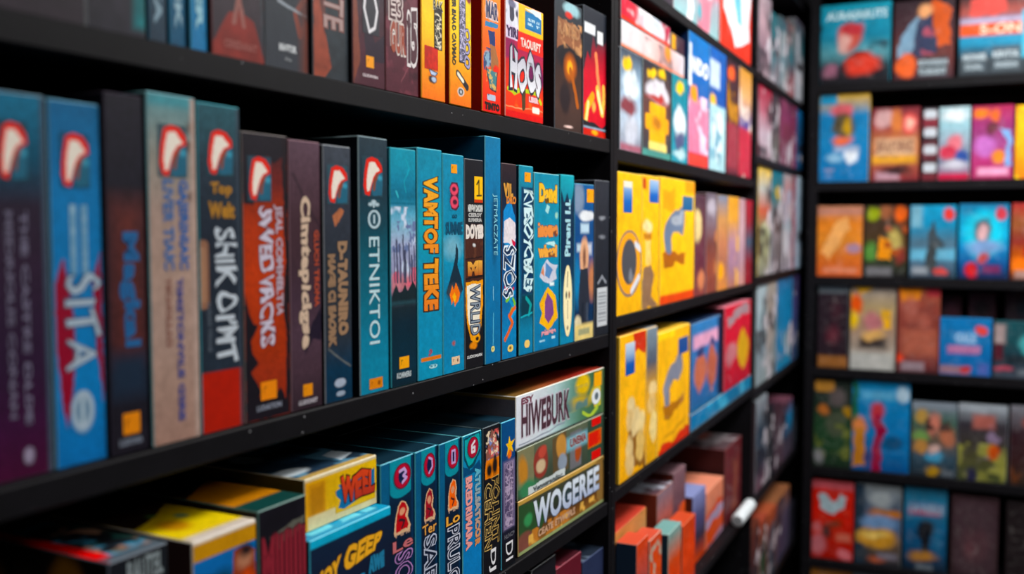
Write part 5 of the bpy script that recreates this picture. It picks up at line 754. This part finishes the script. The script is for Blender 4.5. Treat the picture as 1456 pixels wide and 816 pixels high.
# ================================================================== unit D: covers facing out
GD = 'face out game boxes on the far shelves'
def drow(z, specs):
    prev = None
    for uL, uR, vT, bg, ops, label, *pp in specs:
        kw = pp[1] if len(pp) > 1 else {}
        f = dict(prev=prev, o=.02, depth=.07, tray='#2a2a30', cap=capD(z)); f.update(kw)
        s_, _, _ = box(PD, z, uL, uR, vT, label, {'front': [('g', *bg) if len(bg) > 1 else ('f', bg[0])] + ops, 'side': kw.get('side', bg[0]) if 'side' in kw else bg[0]}, GD,
              cell=.0035, parts=pp[0] if pp and pp[0] else [], edge=bg[0], **{k: v for k, v in f.items() if k != 'side'})
        if 'o' not in kw: prev = s_
drow(zD[1], [
 (1164, 1266, 5, ['#1c94ac', '#1888a4', '#187c98', '#5894a0', '#1c2830', '#14181e'], [('n', 0, .25, 1, .6, '#0c2c3c', 3, .5, 3), ('e', .42, .42, .17, .17, '#c85c50', .05), ('e', .34, .5, .1, .1, '#d8a8a0', .05), ('e', .45, .33, .16, .08, '#b83c44', .04), ('p', [(.2, .98), (.3, .75), (.45, .62), (.65, .6), (.85, .75), (.95, 1)], '#14141c'), ('e', .6, .78, .25, .15, '#c84438', .06), ('e', .12, .85, .1, .08, '#8c5c70', .05), ('r', 0, .93, 1, 1.1, '#14141a', .02)],
  'wide teal game box with a red haired figure, top left of the far shelves', [T('AURASARUTS', (.08, .09, .95, .2), '#c0e0e8', rot=False, bold=.04)]),
 (1271, 1357, 0, ['#2c1c24', '#3c2028', '#5c2c28', '#3c1c24'], [('p', [(.6, .0), (.95, .1), (.95, .6), (.7, .6)], '#c0562c'), ('e', .52, .15, .12, .08, '#e8a878', .04), ('p', [(.4, .2), (.1, .45), (.02, .72), (.25, .7), (.5, .4)], '#7898b0'), ('p', [(.4, .25), (.6, .22), (.75, .5), (.7, .72), (.3, .7)], '#2c3450'), ('n', .3, .25, .8, .7, '#9c4c5c', 5, .6, 3), ('e', .2, .83, .18, .14, '#d8643c', .03), ('r', .42, .74, .9, .98, '#3c444c', .03)],
  'dark game box with hooded figure and orange arch, top row of the far shelves', [T('REVANDEAN', (.42, .76, .9, .83), '#a0b0b8', rot=False, bold=.05), T('TORIGHT', (.42, .87, .88, .95), '#a0b0b8', rot=False, bold=.05)]),
 (1364, 1462, -6, ['#2c1c20', '#9c4c44', '#187ca0', '#1c6c8c', '#28343c', '#20282e'], [('p', [(.2, 0), (.65, 0), (.7, .25), (.15, .25)], '#c8504a'), ('r', 0, .27, 1, .34, '#a8a0bc', .02), ('r', 0, .34, .95, .5, '#d85a2c', .02), ('r', .92, .2, 1.1, .8, '#58b0cc', .03), ('r', 0, .5, .9, .62, '#1c84a8', .03), ('r', .05, .7, .4, .95, '#48545c', .05), ('r', .5, .65, .9, .95, '#48545c', .05)],
  'game box with orange title band over teal sea, top right of the far shelves', [T('S-ON', (.3, .35, .9, .48), '#f0c0a8', rot=False, bold=.04), T('MONSE', (.06, .72, .4, .8), '#a8b8c0', rot=False, bold=.05), T('RENTOL', (.5, .7, .88, .78), '#a8b8c0', rot=False, bold=.05), T('DUAL', (.1, .85, .36, .92), '#98a8b0', rot=False, bold=.05), T('KINGDON', (.54, .84, .86, .91), '#98a8b0', rot=False, bold=.05)]),
])
drow(zD[2], [
 (1165, 1236, 133, ['#c8a02c', '#1878ac', '#1a7cb0', '#1878b0', '#1870a8'], [('r', 0, .0, .35, .12, '#1c84ac', .02), ('e', .45, .2, .22, .08, '#c05c64', .04), ('e', .5, .37, .25, .14, '#4c4430', .05), ('e', .58, .38, .08, .1, '#c09830', .03), ('e', .45, .54, .2, .05, '#d86c4c', .03), ('e', .3, .72, .18, .06, '#8cb8d4', .03), ('e', .65, .7, .14, .08, '#e0e8f0', .03), ('r', .3, .6, .8, .66, '#a0b0cc', .03), ('n', .1, .85, .9, .95, '#8c90b0', 6, .5, 3)], 'blue game box with yellow top and dark crest, second row of the far shelves'),
 (1239, 1307, 153, ['#702c34', '#8c3c3c', '#b8744c', '#9c5440', '#782c34'], [('e', .25, .15, .2, .13, '#c8a0a0', .05), ('e', .52, .2, .12, .16, '#c87848', .04), ('e', .82, .22, .16, .13, '#d8605c', .04), ('e', .82, .22, .08, .07, '#e8b0a0', .03), ('r', .08, .42, .92, .66, '#cca888', .05), ('r', .02, .66, .95, .76, '#d8a044', .05), ('r', .1, .88, .6, .99, '#b08c98', .04), ('e', .5, .85, .3, .05, '#2c1418', .04)], 'maroon game box with a cream title plate, second row of the far shelves', [T('SIKAYORND', (.1, .45, .9, .6), '#8c5c48', rot=False, bold=.04)]),
 (1311, 1333, 153, ['#1c1c22', '#7c2c38', '#1c1c22', '#702832', '#1c1c22', '#702832'], [('R', .1, y - .05, .95, y + .07, '#c0c8d0') for y in (.08, .33, .57, .82)], 'narrow dark game box with four white discs in a column'),
 (1335, 1379, 152, ['#a8c4cc', '#90b8c4', '#8c98a8', '#6c7c94', '#a0647c'], [('e', .5, .12, .4, .08, '#d4dce0', .05), ('e', .5, .5, .25, .12, '#c8707c', .04), ('e', .3, .62, .3, .1, '#b83c50', .04), ('e', .75, .68, .2, .1, '#2c488c', .04), ('e', .5, .8, .4, .06, '#c0c0cc', .04), ('r', -1, .92, 2, 1.1, '#b01c44', .01)], 'pale blue game box with a small red rider, second row of the far shelves'),
 (1382, 1441, 150, ['#9c2c50', '#8c3468', '#8c4478', '#a83c70', '#983058'], [('e', .2, .1, .2, .07, '#e07830', .04), ('e', .55, .14, .12, .08, '#d86c3c', .03), ('e', .5, .3, .15, .08, '#5c2834', .04), ('p', [(.7, .3), (.95, .35), (.98, .8), (.8, .85), (.85, .5)], '#78a0d0'), ('e', .3, .55, .25, .14, '#b870b8', .07), ('e', .65, .7, .16, .08, '#d8843c', .04), ('r', .15, .85, .9, .95, '#e0a0c0', .03)], 'magenta game box with a robed figure and orange spots, second row of the far shelves'),
 (1444, 1500, 149, ['#e8a828', '#f0b42c', '#e8a020', '#d87c28'], [('n', 0, 0, 1, 1, '#f8d04c', 3, .5, 3), ('e', .6, .6, .3, .2, '#c06828', .06)], 'amber yellow game box cut by the right frame edge'),
])
drow(zD[3], [
 (1162, 1226, 293, ['#b0785c', '#d07c38', '#d08440', '#c86c38', '#c05c38'], [('p', [(.05, .65), (.45, .2), (.7, .18), (.75, .3), (.25, .75)], '#e0a468'), ('r', 0, .03, 1, .12, '#b07c6c', .03), ('e', .8, .62, .16, .07, '#a0849c', .03), ('r', .15, .88, .9, .95, '#d08468', .03)], 'orange game box with a pale diagonal beam, third row of the far shelves'),
 (1229, 1290, 292, ['#2c2420', '#3c2c20', '#40301c', '#2c3420', '#18181a'], [('e', .2, .12, .16, .1, '#8c9c28', .04), ('e', .85, .12, .15, .1, '#d86430', .04), ('e', .5, .1, .14, .1, '#90583c', .05), ('p', [(.35, .4), (.5, .45), (.65, .5), (.6, .75), (.3, .72)], '#e0902c'), ('e', .12, .65, .14, .12, '#50843c', .05), ('e', .72, .5, .14, .18, '#b0a060', .05), ('e', .85, .7, .14, .1, '#7c3430', .05), ('n', 0, .2, 1, .7, '#a04c28', 5, .62, 3), ('r', .05, .86, .65, .98, '#6c6c70', .03)], 'dark jungle coloured game box with yellow and orange shapes, third row of the far shelves'),
 (1294, 1359, 292, ['#3090b8', '#2484ac', '#4c6c80', '#4c6c84', '#2c3440'], [('r', .0, 0, .25, .3, '#78a8bc', .05), ('e', .85, .12, .12, .08, '#d04440', .02), ('p', [(.35, .6), (.45, .3), (.5, .2), (.55, .3), (.7, .5), (.75, .65)], '#38444c'), ('r', 0, .6, 1, .75, '#68a8c4', .04), ('p', [(.3, .9), (.4, .5), (.55, .5), (.6, .9)], '#343c40'), ('e', .68, .9, .16, .06, '#c04c48', .02), ('r', .05, .85, .4, .95, '#8c949c', .03)], 'blue game box with a dark castle and red disc, third row of the far shelves'),
 (1363, 1434, 290, ['#2c6c94', '#1c94bc', '#209cc8', '#1c7cb4', '#1c4c84', '#181c40'], [('e', .5, .4, .42, .3, '#40bcd8', .08), ('e', .5, .36, .18, .16, '#48545c', .05), ('e', .5, .38, .11, .1, '#d8b0b4', .03), ('e', .5, .58, .35, .1, '#7c9cc8', .06), ('e', .85, .13, .11, .08, '#c0404c', .02), ('e', .25, .87, .13, .11, '#c02c30', .03), ('r', .5, .82, .85, .92, '#6c2854', .03), ('e', .5, .72, .1, .07, '#b04c4c', .03)], 'bright blue game box with a glowing ring around a pale face'),
 (1438, 1500, 289, ['#9c3434', '#8c5434', '#7c2c28', '#c0601c', '#3c2420'], [('p', [(.5, .2), (.9, .5), (.6, .8), (.2, .8)], '#a82420'), ('e', .3, .8, .35, .1, '#e0741c', .05), ('r', .1, .88, .6, .98, '#a08078', .03)], 'red and orange game box with green tint cut by the right frame edge'),
])
drow(zD[4], [
 (1163, 1206, 404, ['#5c6468', '#241820', '#241820', '#2a1820', '#2c1a20', '#6c4424'], [('r', -1, -1, 2, .09, '#5a6268', .02), ('r', -1, .09, 2, .84, '#241820', .02), ('e', .5, .6, .2, .1, '#5c2430', .08), ('e', .6, .3, .15, .1, '#3c1c26', .08), ('r', 0, .86, 1, .98, '#8c5c34', .02)], 'very dark maroon game box with a tan foot band, fourth row of the far shelves'),
 (1209, 1273, 408, ['#8c8480', '#a08c68', '#987c68', '#a09488', '#9ca09c'], [('n', 0, 0, .9, .5, '#e0a828', 3, .45, 3), ('e', .12, .2, .14, .12, '#d8581c', .04), ('e', .5, .42, .22, .12, '#b07074', .05), ('r', .2, .62, .8, .74, '#2c2424', .05), ('e', .5, .58, .24, .06, '#d0a468', .04), ('r', .0, .8, .95, 1, '#b0b0ac', .04), ('e', .05, .4, .1, .1, '#e0b82c', .04)], 'white and yellow game box with a dark slot shape, fourth row of the far shelves'),
 (1276, 1336, 408, ['#94503c', '#7c3c34', '#7c3c34', '#844038', '#4c2428'], [('p', [(0, 0), (.6, 0), (.5, .15), (.1, .18)], '#d8842c'), ('r', .7, -.1, 1.1, .1, '#a0303c', .03), ('e', .3, .25, .18, .15, '#9c584c', .07), ('e', .6, .4, .15, .1, '#9c584c', .06), ('r', .1, .5, .95, .8, '#9c5848', .06), ('e', .05, .83, .1, .05, '#d84c38', .02), ('r', .1, .88, .65, .98, '#8c7c84', .03)], 'brick brown game box with an orange top edge, fourth row of the far shelves'),
])
drow(zD[4], [
 (1337, 1366, 420, ['#3c2028', '#38202a'], [('e', .5, .18, .3, .08, '#54303c', .06)], 'small dark plum game box standing back on the fourth row', [], dict(o=.13)),
 (1376, 1415, 416, ['#38202a', '#2c1c24'], [('e', .5, .2, .3, .1, '#1c161c', .06)], 'dark wine game box standing back on the fourth row', [], dict(o=.13)),
 (1429, 1480, 414, ['#30202a', '#1c2630'], [('e', .6, .2, .3, .1, '#142430', .06)], 'dark game box with a blue black patch, standing back at the right edge', [], dict(o=.13)),
 (1336, 1410, 453, ['#1c6ca4', '#1c6ca4', '#1c64a0', '#205c98'], [('e', .5, .35, .25, .12, '#5890c0', .05), ('r', .15, .48, .75, .62, '#9c5c8c', .04), ('e', .8, .2, .12, .08, '#d04c48', .02), ('r', 0, .84, .6, .98, '#8c6c78', .03), ('e', .5, .9, .1, .06, '#b03c40', .02), ('r', .75, .78, .95, .98, '#4c5c9c', .04)], 'low bright blue game box with a pink title in front of the dark boxes', [T('GALE', (.3, .26, .7, .42), '#90b4d8', rot=False, bold=.05), T('MERNIS', (.18, .48, .8, .6), '#b878a4', rot=False, bold=.06)], dict(o=.012)),
 (1413, 1500, 458, ['#1c4850', '#1c444c', '#182c38', '#3c4450'], [('r', 0, .05, .18, .4, '#9c8c8c', .04), ('r', 0, .4, .15, .7, '#4c1c28', .03), ('e', .72, .4, .3, .22, '#4c9ca0', .07), ('r', .2, .6, 1, .75, '#18242c', .04), ('e', .15, .85, .15, .06, '#a04858', .03), ('r', .4, .85, 1, .95, '#606870', .03)], 'low dark teal game box with pale green round shape, right edge of fourth row', [], dict(o=.011)),
])
drow(zD[5], [
 (1156, 1210, 541, ['#1c2420', '#182820', '#1c3c24', '#1c3c24', '#18281c'], [('R', .02, .0, .55, .13, '#a8783c'), ('e', .65, .2, .24, .1, '#544c4c', .05), ('e', .25, .34, .16, .07, '#a86434', .03), ('e', .92, .36, .14, .06, '#a07828', .03), ('e', .6, .5, .28, .14, '#404838', .06), ('n', 0, .5, 1, .9, '#5c6430', 4, .58, 3), ('e', .15, .88, .14, .08, '#7c7c80', .04)], 'dark green game box with a tan title tab, fifth row of the far shelves'),
 (1211, 1293, 543, ['#1c7cac', '#1874a8', '#1870a8', '#186ca4', '#144c84'], [('p', [(.0, .0), (.12, 0), (.08, .5), (0, .6)], '#1c5840'), ('e', .45, .34, .12, .1, '#b03c44', .04), ('p', [(.35, .4), (.52, .36), (.62, .55), (.55, .6), (.5, 1), (.34, 1), (.4, .6)], '#8c1c3c'), ('e', .12, .5, .12, .1, '#d08050', .05), ('p', [(.02, .55), (.2, .55), (.22, .95), (.02, .98)], '#b07434'), ('e', .72, .7, .2, .08, '#1c4c74', .04), ('e', .9, .13, .12, .08, '#a8c0d0', .03), ('r', .15, .1, .75, .2, '#5c9cc0', .05), ('e', .28, .85, .06, .14, '#3c3c6c', .04)], 'wide blue game box with a red robed figure, fifth row of the far shelves'),
 (1296, 1360, 574, ['#707c88', '#3c5c50', '#5c5044', '#2c4454', '#1c242c'], [('r', -1, -1, 2, .08, '#78828c', .02), ('e', .22, .18, .14, .1, '#b08c48', .04), ('e', .5, .28, .15, .14, '#c07868', .05), ('e', .8, .45, .16, .14, '#a86850', .05), ('e', .2, .45, .18, .08, '#6c9450', .05), ('e', .2, .6, .16, .08, '#b08048', .04), ('e', .5, .72, .2, .06, '#4c94b8', .04), ('e', .5, .62, .12, .06, '#c8a8a0', .03), ('e', .5, .92, .16, .07, '#a07c2c', .04), ('r', .7, .9, .95, .98, '#5c646c', .02), ('n', .3, .2, .9, .6, '#3c2824', 5, .6, 4)], 'colourful game box with a crowd of round faces, fifth row of the far shelves'),
 (1362, 1432, 577, ['#8c949c', '#302c34', '#34302c', '#48482c', '#3c4428'], [('r', -1, -1, 2, .08, '#9098a0', .02), ('r', .3, .12, .75, .3, '#9c5c54', .05), ('n', 0, .2, 1, .7, '#7c6c84', 4, .55, 3), ('n', 0, .5, 1, 1, '#848444', 3, .5, 7), ('e', .72, .62, .12, .1, '#b8502c', .04), ('e', .28, .95, .12, .12, '#20203c', .04)], 'dark olive game box with grey and rust shapes, fifth row of the far shelves'),
 (1436, 1500, 580, ['#6c6c74', '#2c1820', '#301a1c', '#2c2018'], [('r', -1, -1, 2, .06, '#6c6c74', .02), ('e', .6, .2, .3, .1, '#8c3c28', .05), ('n', 0, .1, 1, 1, '#5c3420', 4, .55, 3)], 'dark red brown game box cut by the right edge on the fifth row'),
])
drow(zD[6], [
 (1151, 1213, 684, ['#b02c28', '#c0301c', '#c43018', '#b42c1c', '#a02824'], [('p', [(.15, .18), (.3, .16), (.5, .28), (.7, .17), (.85, .18), (.82, .34), (.5, .42), (.2, .36)], '#a0b4bc'), ('r', -1, -1, 2, .1, '#b85860', .03), ('e', .35, .64, .13, .1, '#3c2828', .05), ('e', .55, .55, .16, .05, '#7c3424', .04), ('e', .15, .82, .18, .12, '#c07078', .05), ('e', .1, .6, .1, .06, '#c06c70', .03), ('r', .6, .66, .95, .76, '#c86c5c', .04), ('e', .8, .93, .14, .07, '#d0747c', .03)], 'red game box with a silver winged emblem, sixth row of the far shelves'),
 (1216, 1281, 690, ['#7c8488', '#4c5868', '#405c80', '#5c4c40', '#20242c'], [('r', -1, -1, .2, 1.2, '#203040', .05), ('e', .7, .35, .4, .06, '#b06c30', .03), ('e', .55, .18, .25, .1, '#949ca0', .05), ('e', .5, .48, .4, .12, '#7090b8', .05), ('e', .45, .66, .48, .12, '#c08c3c', .04), ('e', .4, .62, .3, .04, '#e0c070', .03), ('e', .15, .88, .16, .06, '#303840', .03), ('e', .5, .92, .2, .05, '#b05c40', .03), ('r', .5, .84, .95, .92, '#706c78', .03)], 'grey blue game box with a golden boat shape, sixth row of the far shelves'),
 (1285, 1346, 694, ['#285c78', '#2c6c8c', '#1c5078', '#184468', '#141c28'], [('r', .1, .18, .95, .3, '#607c9c', .04), ('r', .1, .26, .85, .32, '#a85068', .03), ('e', .5, .5, .2, .12, '#10141c', .04), ('p', [(.45, .45), (.6, .5), (.6, .78), (.4, .8)], '#10141c'), ('e', .45, .82, .3, .07, '#a8763c', .04), ('r', .3, .92, .7, .98, '#646c74', .03), ('e', .8, .6, .12, .14, '#2c6488', .06)], 'deep blue game box with a black cloaked figure, sixth row of the far shelves', [T('LA NIBLE', (.12, .2, .92, .3), '#88a0b8', rot=False, bold=.04)]),
 (1352, 1419, 706, ['#342428', '#38282e', '#3a2a2e', '#302226'], [('R', .08, .05, .92, .95, '#3e2e34'), ('e', .5, .6, .3, .2, '#4c343a', .1), ('e', .4, .65, .1, .08, '#5c3c42', .06)], 'plain plum brown game box, sixth row of the far shelves'),
 (1430, 1500, 716, ['#1c1618', '#1e181a', '#1a1416'], [('e', .7, .4, .2, .15, '#302a2c', .1)], 'nearly black game box in the lower right corner'),
])
drow(zD[7], [
 (1152, 1210, 806, ['#a8743c', '#a05c3c'], [('e', .6, .03, .3, .03, '#b08c94', .02)], 'orange topped game box at the bottom edge, below the red one'),
 (1213, 1268, 808, ['#8c949c', '#4c6c80'], [('e', .7, .04, .3, .03, '#58747c', .02)], 'grey white topped game box at the bottom edge, below the boat one'),
 (1272, 1330, 812, ['#1c2830', '#1c2830'], [], 'dark slate game box at the bottom edge of the far shelves'),
])
# ================================================================== shelving units
def slab(mb, pl, s0, s1, o0, o1, z0, z1):
    """a bevelled board given in unit coordinates"""
    b = .0015
    P = lambda s, o, z: tuple(pl.pt(s, o, z))
    ring = lambda bs, bo, z: [P(s0 + bs, o0 + bo, z), P(s1 - bs, o0 + bo, z), P(s1 - bs, o1 - bo, z), P(s0 + bs, o1 - bo, z)]
    i = mb.verts(ring(b, b, z0) + ring(0, 0, z0 + b) + ring(0, 0, z1 - b) + ring(b, b, z1))
    mb.poly([i + 3, i + 2, i + 1, i], '#000'); mb.poly([i + 12, i + 13, i + 14, i + 15], '#000')
    for r in (0, 4, 8):
        for k in range(4):
            a, c = i + r + k, i + r + (k + 1) % 4
            mb.poly([a, c, c + 4, a + 4], '#000')

def unit(pl, s0, s1, zs, label, th=.03, depth=.33, ztop=None, pw=.02, face=0.0, pr=None, filler=False):
    pr = pr or pw
    base = bpy.data.objects.new('bookcase', None); C.objects.link(base)
    base.location = pl.pt(s0, 0, 0); tag(base, label, 'bookcase')
    bpy.context.view_layer.update(); inv = base.matrix_world.inverted()
    def add(name, *dims, material=BLACK):
        mb = MB(); slab(mb, pl, *dims); o = mb.build(name, material, base); o.matrix_parent_inverse = inv; return o
    ztop = ztop or H + 1.0
    add('side_panel', s0, s0 + pw, face, depth, 0.0, ztop); add('side_panel', s1 - pr, s1, face, depth, 0.0, ztop)
    add('back_panel', s0 + pw + .001, s1 - pr - .001, depth - .012, depth - .002, .06, ztop - .001, material=PANEL)
    for z in zs: add('shelf_board', s0 + pw + .0005, s1 - pr - .0005, face + .002, depth - .013, z - th, z)
    add('plinth', s0 + pw + .0005, s1 - pr - .0005, .03, .045, .0, .06, material=PANEL)
    add('top_board', s0 - .002, s1 + .002, face, depth, ztop + .0005, ztop + .025)
    if filler: add('filler_strip', s0 - .0128, s0 - .0005, .0, .008, 0.0, ztop)
    return base


lo = [.06]
unit(PA, -1.95, A_END, lo + [H - 1.24, zA[4], zA[3], zA[2], zA[1], zA[0]], 'black bookcase nearest the camera, filled with teal and dark game boxes', th=.026, pw=APW, ztop=H + .9)
b0 = unit(PB, B_START, B_END, lo + [H - 1.22, zB[4], zB[3], zB[2], zB[1], zB[0]], 'black bookcase in the middle, holding the yellow game boxes', th=THB, pw=BPW, ztop=H + .9, filler=True)
unit(PB, B_END + .001, C_END, lo + [zC[6], zC[5], zC[4], zC[3], zC[2], zC[1], zC[0]], 'black bookcase at the far end of the left wall, up to the dark corner', th=THC, pw=BPW, pr=.03, ztop=H + .9)
unit(PD, 0.0, 1.9, [zD[7], zD[6], zD[5], zD[4], zD[3], zD[2], zD[1], zD[1] + .4], 'black bookcase along the far wall with game boxes facing out', th=THD, pw=.035, ztop=H + 1.08)

# a shiny white tube lying at the end of the low shelf
def tube():
    a = PB.pt(PB.hit(1028, 800, 0)[0], -.03, 0); 
    bm_n = 20; mb = MB(); L = .2; r = .019
    prof = [(0, .0), (.0, r * .8), (.004, r), (L - .004, r), (L, r * .8), (L, 0)]
    V = [(x, rr * math.cos(2 * math.pi * k / bm_n), rr * math.sin(2 * math.pi * k / bm_n) + r) for x, rr in prof for k in range(bm_n)]
    i = mb.verts(V)
    for p in range(len(prof) - 1):
        for k in range(bm_n):
            k2 = (k + 1) % bm_n; c = '#d4dce0' if 1 <= p <= 3 else '#8c9498'
            mb.poly([i + p * bm_n + k, i + (p + 1) * bm_n + k, i + (p + 1) * bm_n + k2, i + p * bm_n + k2], c)
    o = mb.build('poster_tube', INK)
    tag(o, 'glossy white tube lying on the low shelf before the second post', 'tube')
    return o
tb = tube()
stb, ztb = PB.hit(1010, 790, -.0)
tb.location = PB.pt(B_END - BPW - .215, -.002, zB[4] + .0005); tb.rotation_euler = (0, 0, PB.ang)

# ================================================================== room
def slabs(name, lo_, hi_, material):
    mb = MB(); x0, y0, z0 = lo_; x1, y1, z1 = hi_
    i = mb.verts([(x, y, z) for z in (z0, z1) for x, y in ((x0, y0), (x1, y0), (x1, y1), (x0, y1))])
    for f in ((3, 2, 1, 0), (4, 5, 6, 7), (0, 1, 5, 4), (1, 2, 6, 5), (2, 3, 7, 6), (3, 0, 4, 7)): mb.poly([i + k for k in f], '#000')
    o = mb.build(name, material); o['kind'] = 'structure'; return o
FLOOR = mat('dark_vinyl_floor', .35, '#3a3836', bump=.1); WALL = mat('painted_wall', .8, '#4a4a4e', bump=.2); CEIL = mat('ceiling_paint', .9, '#8a8a8c', bump=.2)
slabs('floor', (-3.2, -2.6, -.1), (4.2, 5.4, 0), FLOOR)
slabs('ceiling', (-3.2, -2.6, 3.0), (4.2, 5.4, 3.1), CEIL)
slabs('wall_left', (-3.3, -2.6, 0), (-3.2, 5.4, 3.0), WALL); slabs('wall_right', (4.2, -2.6, 0), (4.3, 5.4, 3.0), WALL)
slabs('wall_back', (-3.2, 5.4, 0), (4.2, 5.5, 3.0), WALL); slabs('wall_front', (-3.2, -2.7, 0), (4.2, -2.6, 3.0), WALL)

def ceiling_lamp(x, y, w, l, power, ang, color=(1, .985, .96), n=0):
    root = bpy.data.objects.new('ceiling_light', None); C.objects.link(root); root.location = (x, y, 3.0); root.rotation_euler = (0, 0, ang)
    tag(root, ('rectangular ceiling light panel over the near aisle', 'rectangular ceiling light panel over the middle of the aisle', 'rectangular ceiling light panel before the far shelves', 'rectangular ceiling light panel on the right of the room', 'rectangular ceiling light panel behind the camera')[n], 'ceiling light')
    m = bpy.data.materials.get('lamp_diffuser')
    if not m:
        m = bpy.data.materials.new('lamp_diffuser'); m.use_nodes = True; b = m.node_tree.nodes['Principled BSDF']
        b.inputs['Emission Color'].default_value = (1, .98, .95, 1); b.inputs['Emission Strength'].default_value = 3
    def bx(name, lo_, hi_, mt):
        mb = MB(); x0, y0, z0 = lo_; x1, y1, z1 = hi_
        i = mb.verts([(a, b, z) for z in (z0, z1) for a, b in ((x0, y0), (x1, y0), (x1, y1), (x0, y1))])
        for f in ((3, 2, 1, 0), (4, 5, 6, 7), (0, 1, 5, 4), (1, 2, 6, 5), (2, 3, 7, 6), (3, 0, 4, 7)): mb.poly([i + k for k in f], '#000')
        o = mb.build(name, mt, root); return o
    bx('frame', (-w / 2 - .02, -l / 2 - .02, -.05), (w / 2 + .02, l / 2 + .02, -.001), WALL)
    bx('diffuser', (-w / 2, -l / 2, -.056), (w / 2, l / 2, -.051), m)
    li = bpy.data.lights.new('lamp', 'AREA'); li.shape = 'RECTANGLE'; li.size = w; li.size_y = l; li.energy = power; li.color = color
    lo = bpy.data.objects.new('lamp', li); C.objects.link(lo); lo.parent = root; lo.location = (0, 0, -.062)
    lo.visible_camera = True
for n, (x, y, w, l, p, a) in enumerate(LAMPS): ceiling_lamp(x, y, w, l, p, a, n=n)

w = bpy.data.worlds.new('World'); bpy.context.scene.world = w; w.use_nodes = True
w.node_tree.nodes['Background'].inputs[0].default_value = (.5, .6, .75, 1); w.node_tree.nodes['Background'].inputs[1].default_value = .2

cam = bpy.data.cameras.new('Camera'); co = bpy.data.objects.new('Camera', cam); C.objects.link(co)
cam.sensor_width = 36; cam.lens = F / 1456 * 36; cam.clip_start = .05
co.location = (0, 0, H); co.rotation_euler = (math.pi / 2 - PITCH, 0, 0)
cam.dof.use_dof = True; cam.dof.focus_distance = 1.42; cam.dof.aperture_fstop = 34.6 / FOCUS_AP
bpy.context.scene.camera = co
vs_ = bpy.context.scene.view_settings
vs_.view_transform = 'Standard'; vs_.look = 'None'; vs_.gamma = 1; vs_.use_curve_mapping = False; vs_.exposure = EXPOSURE
bpy.context.scene.cycles.max_bounces = 6
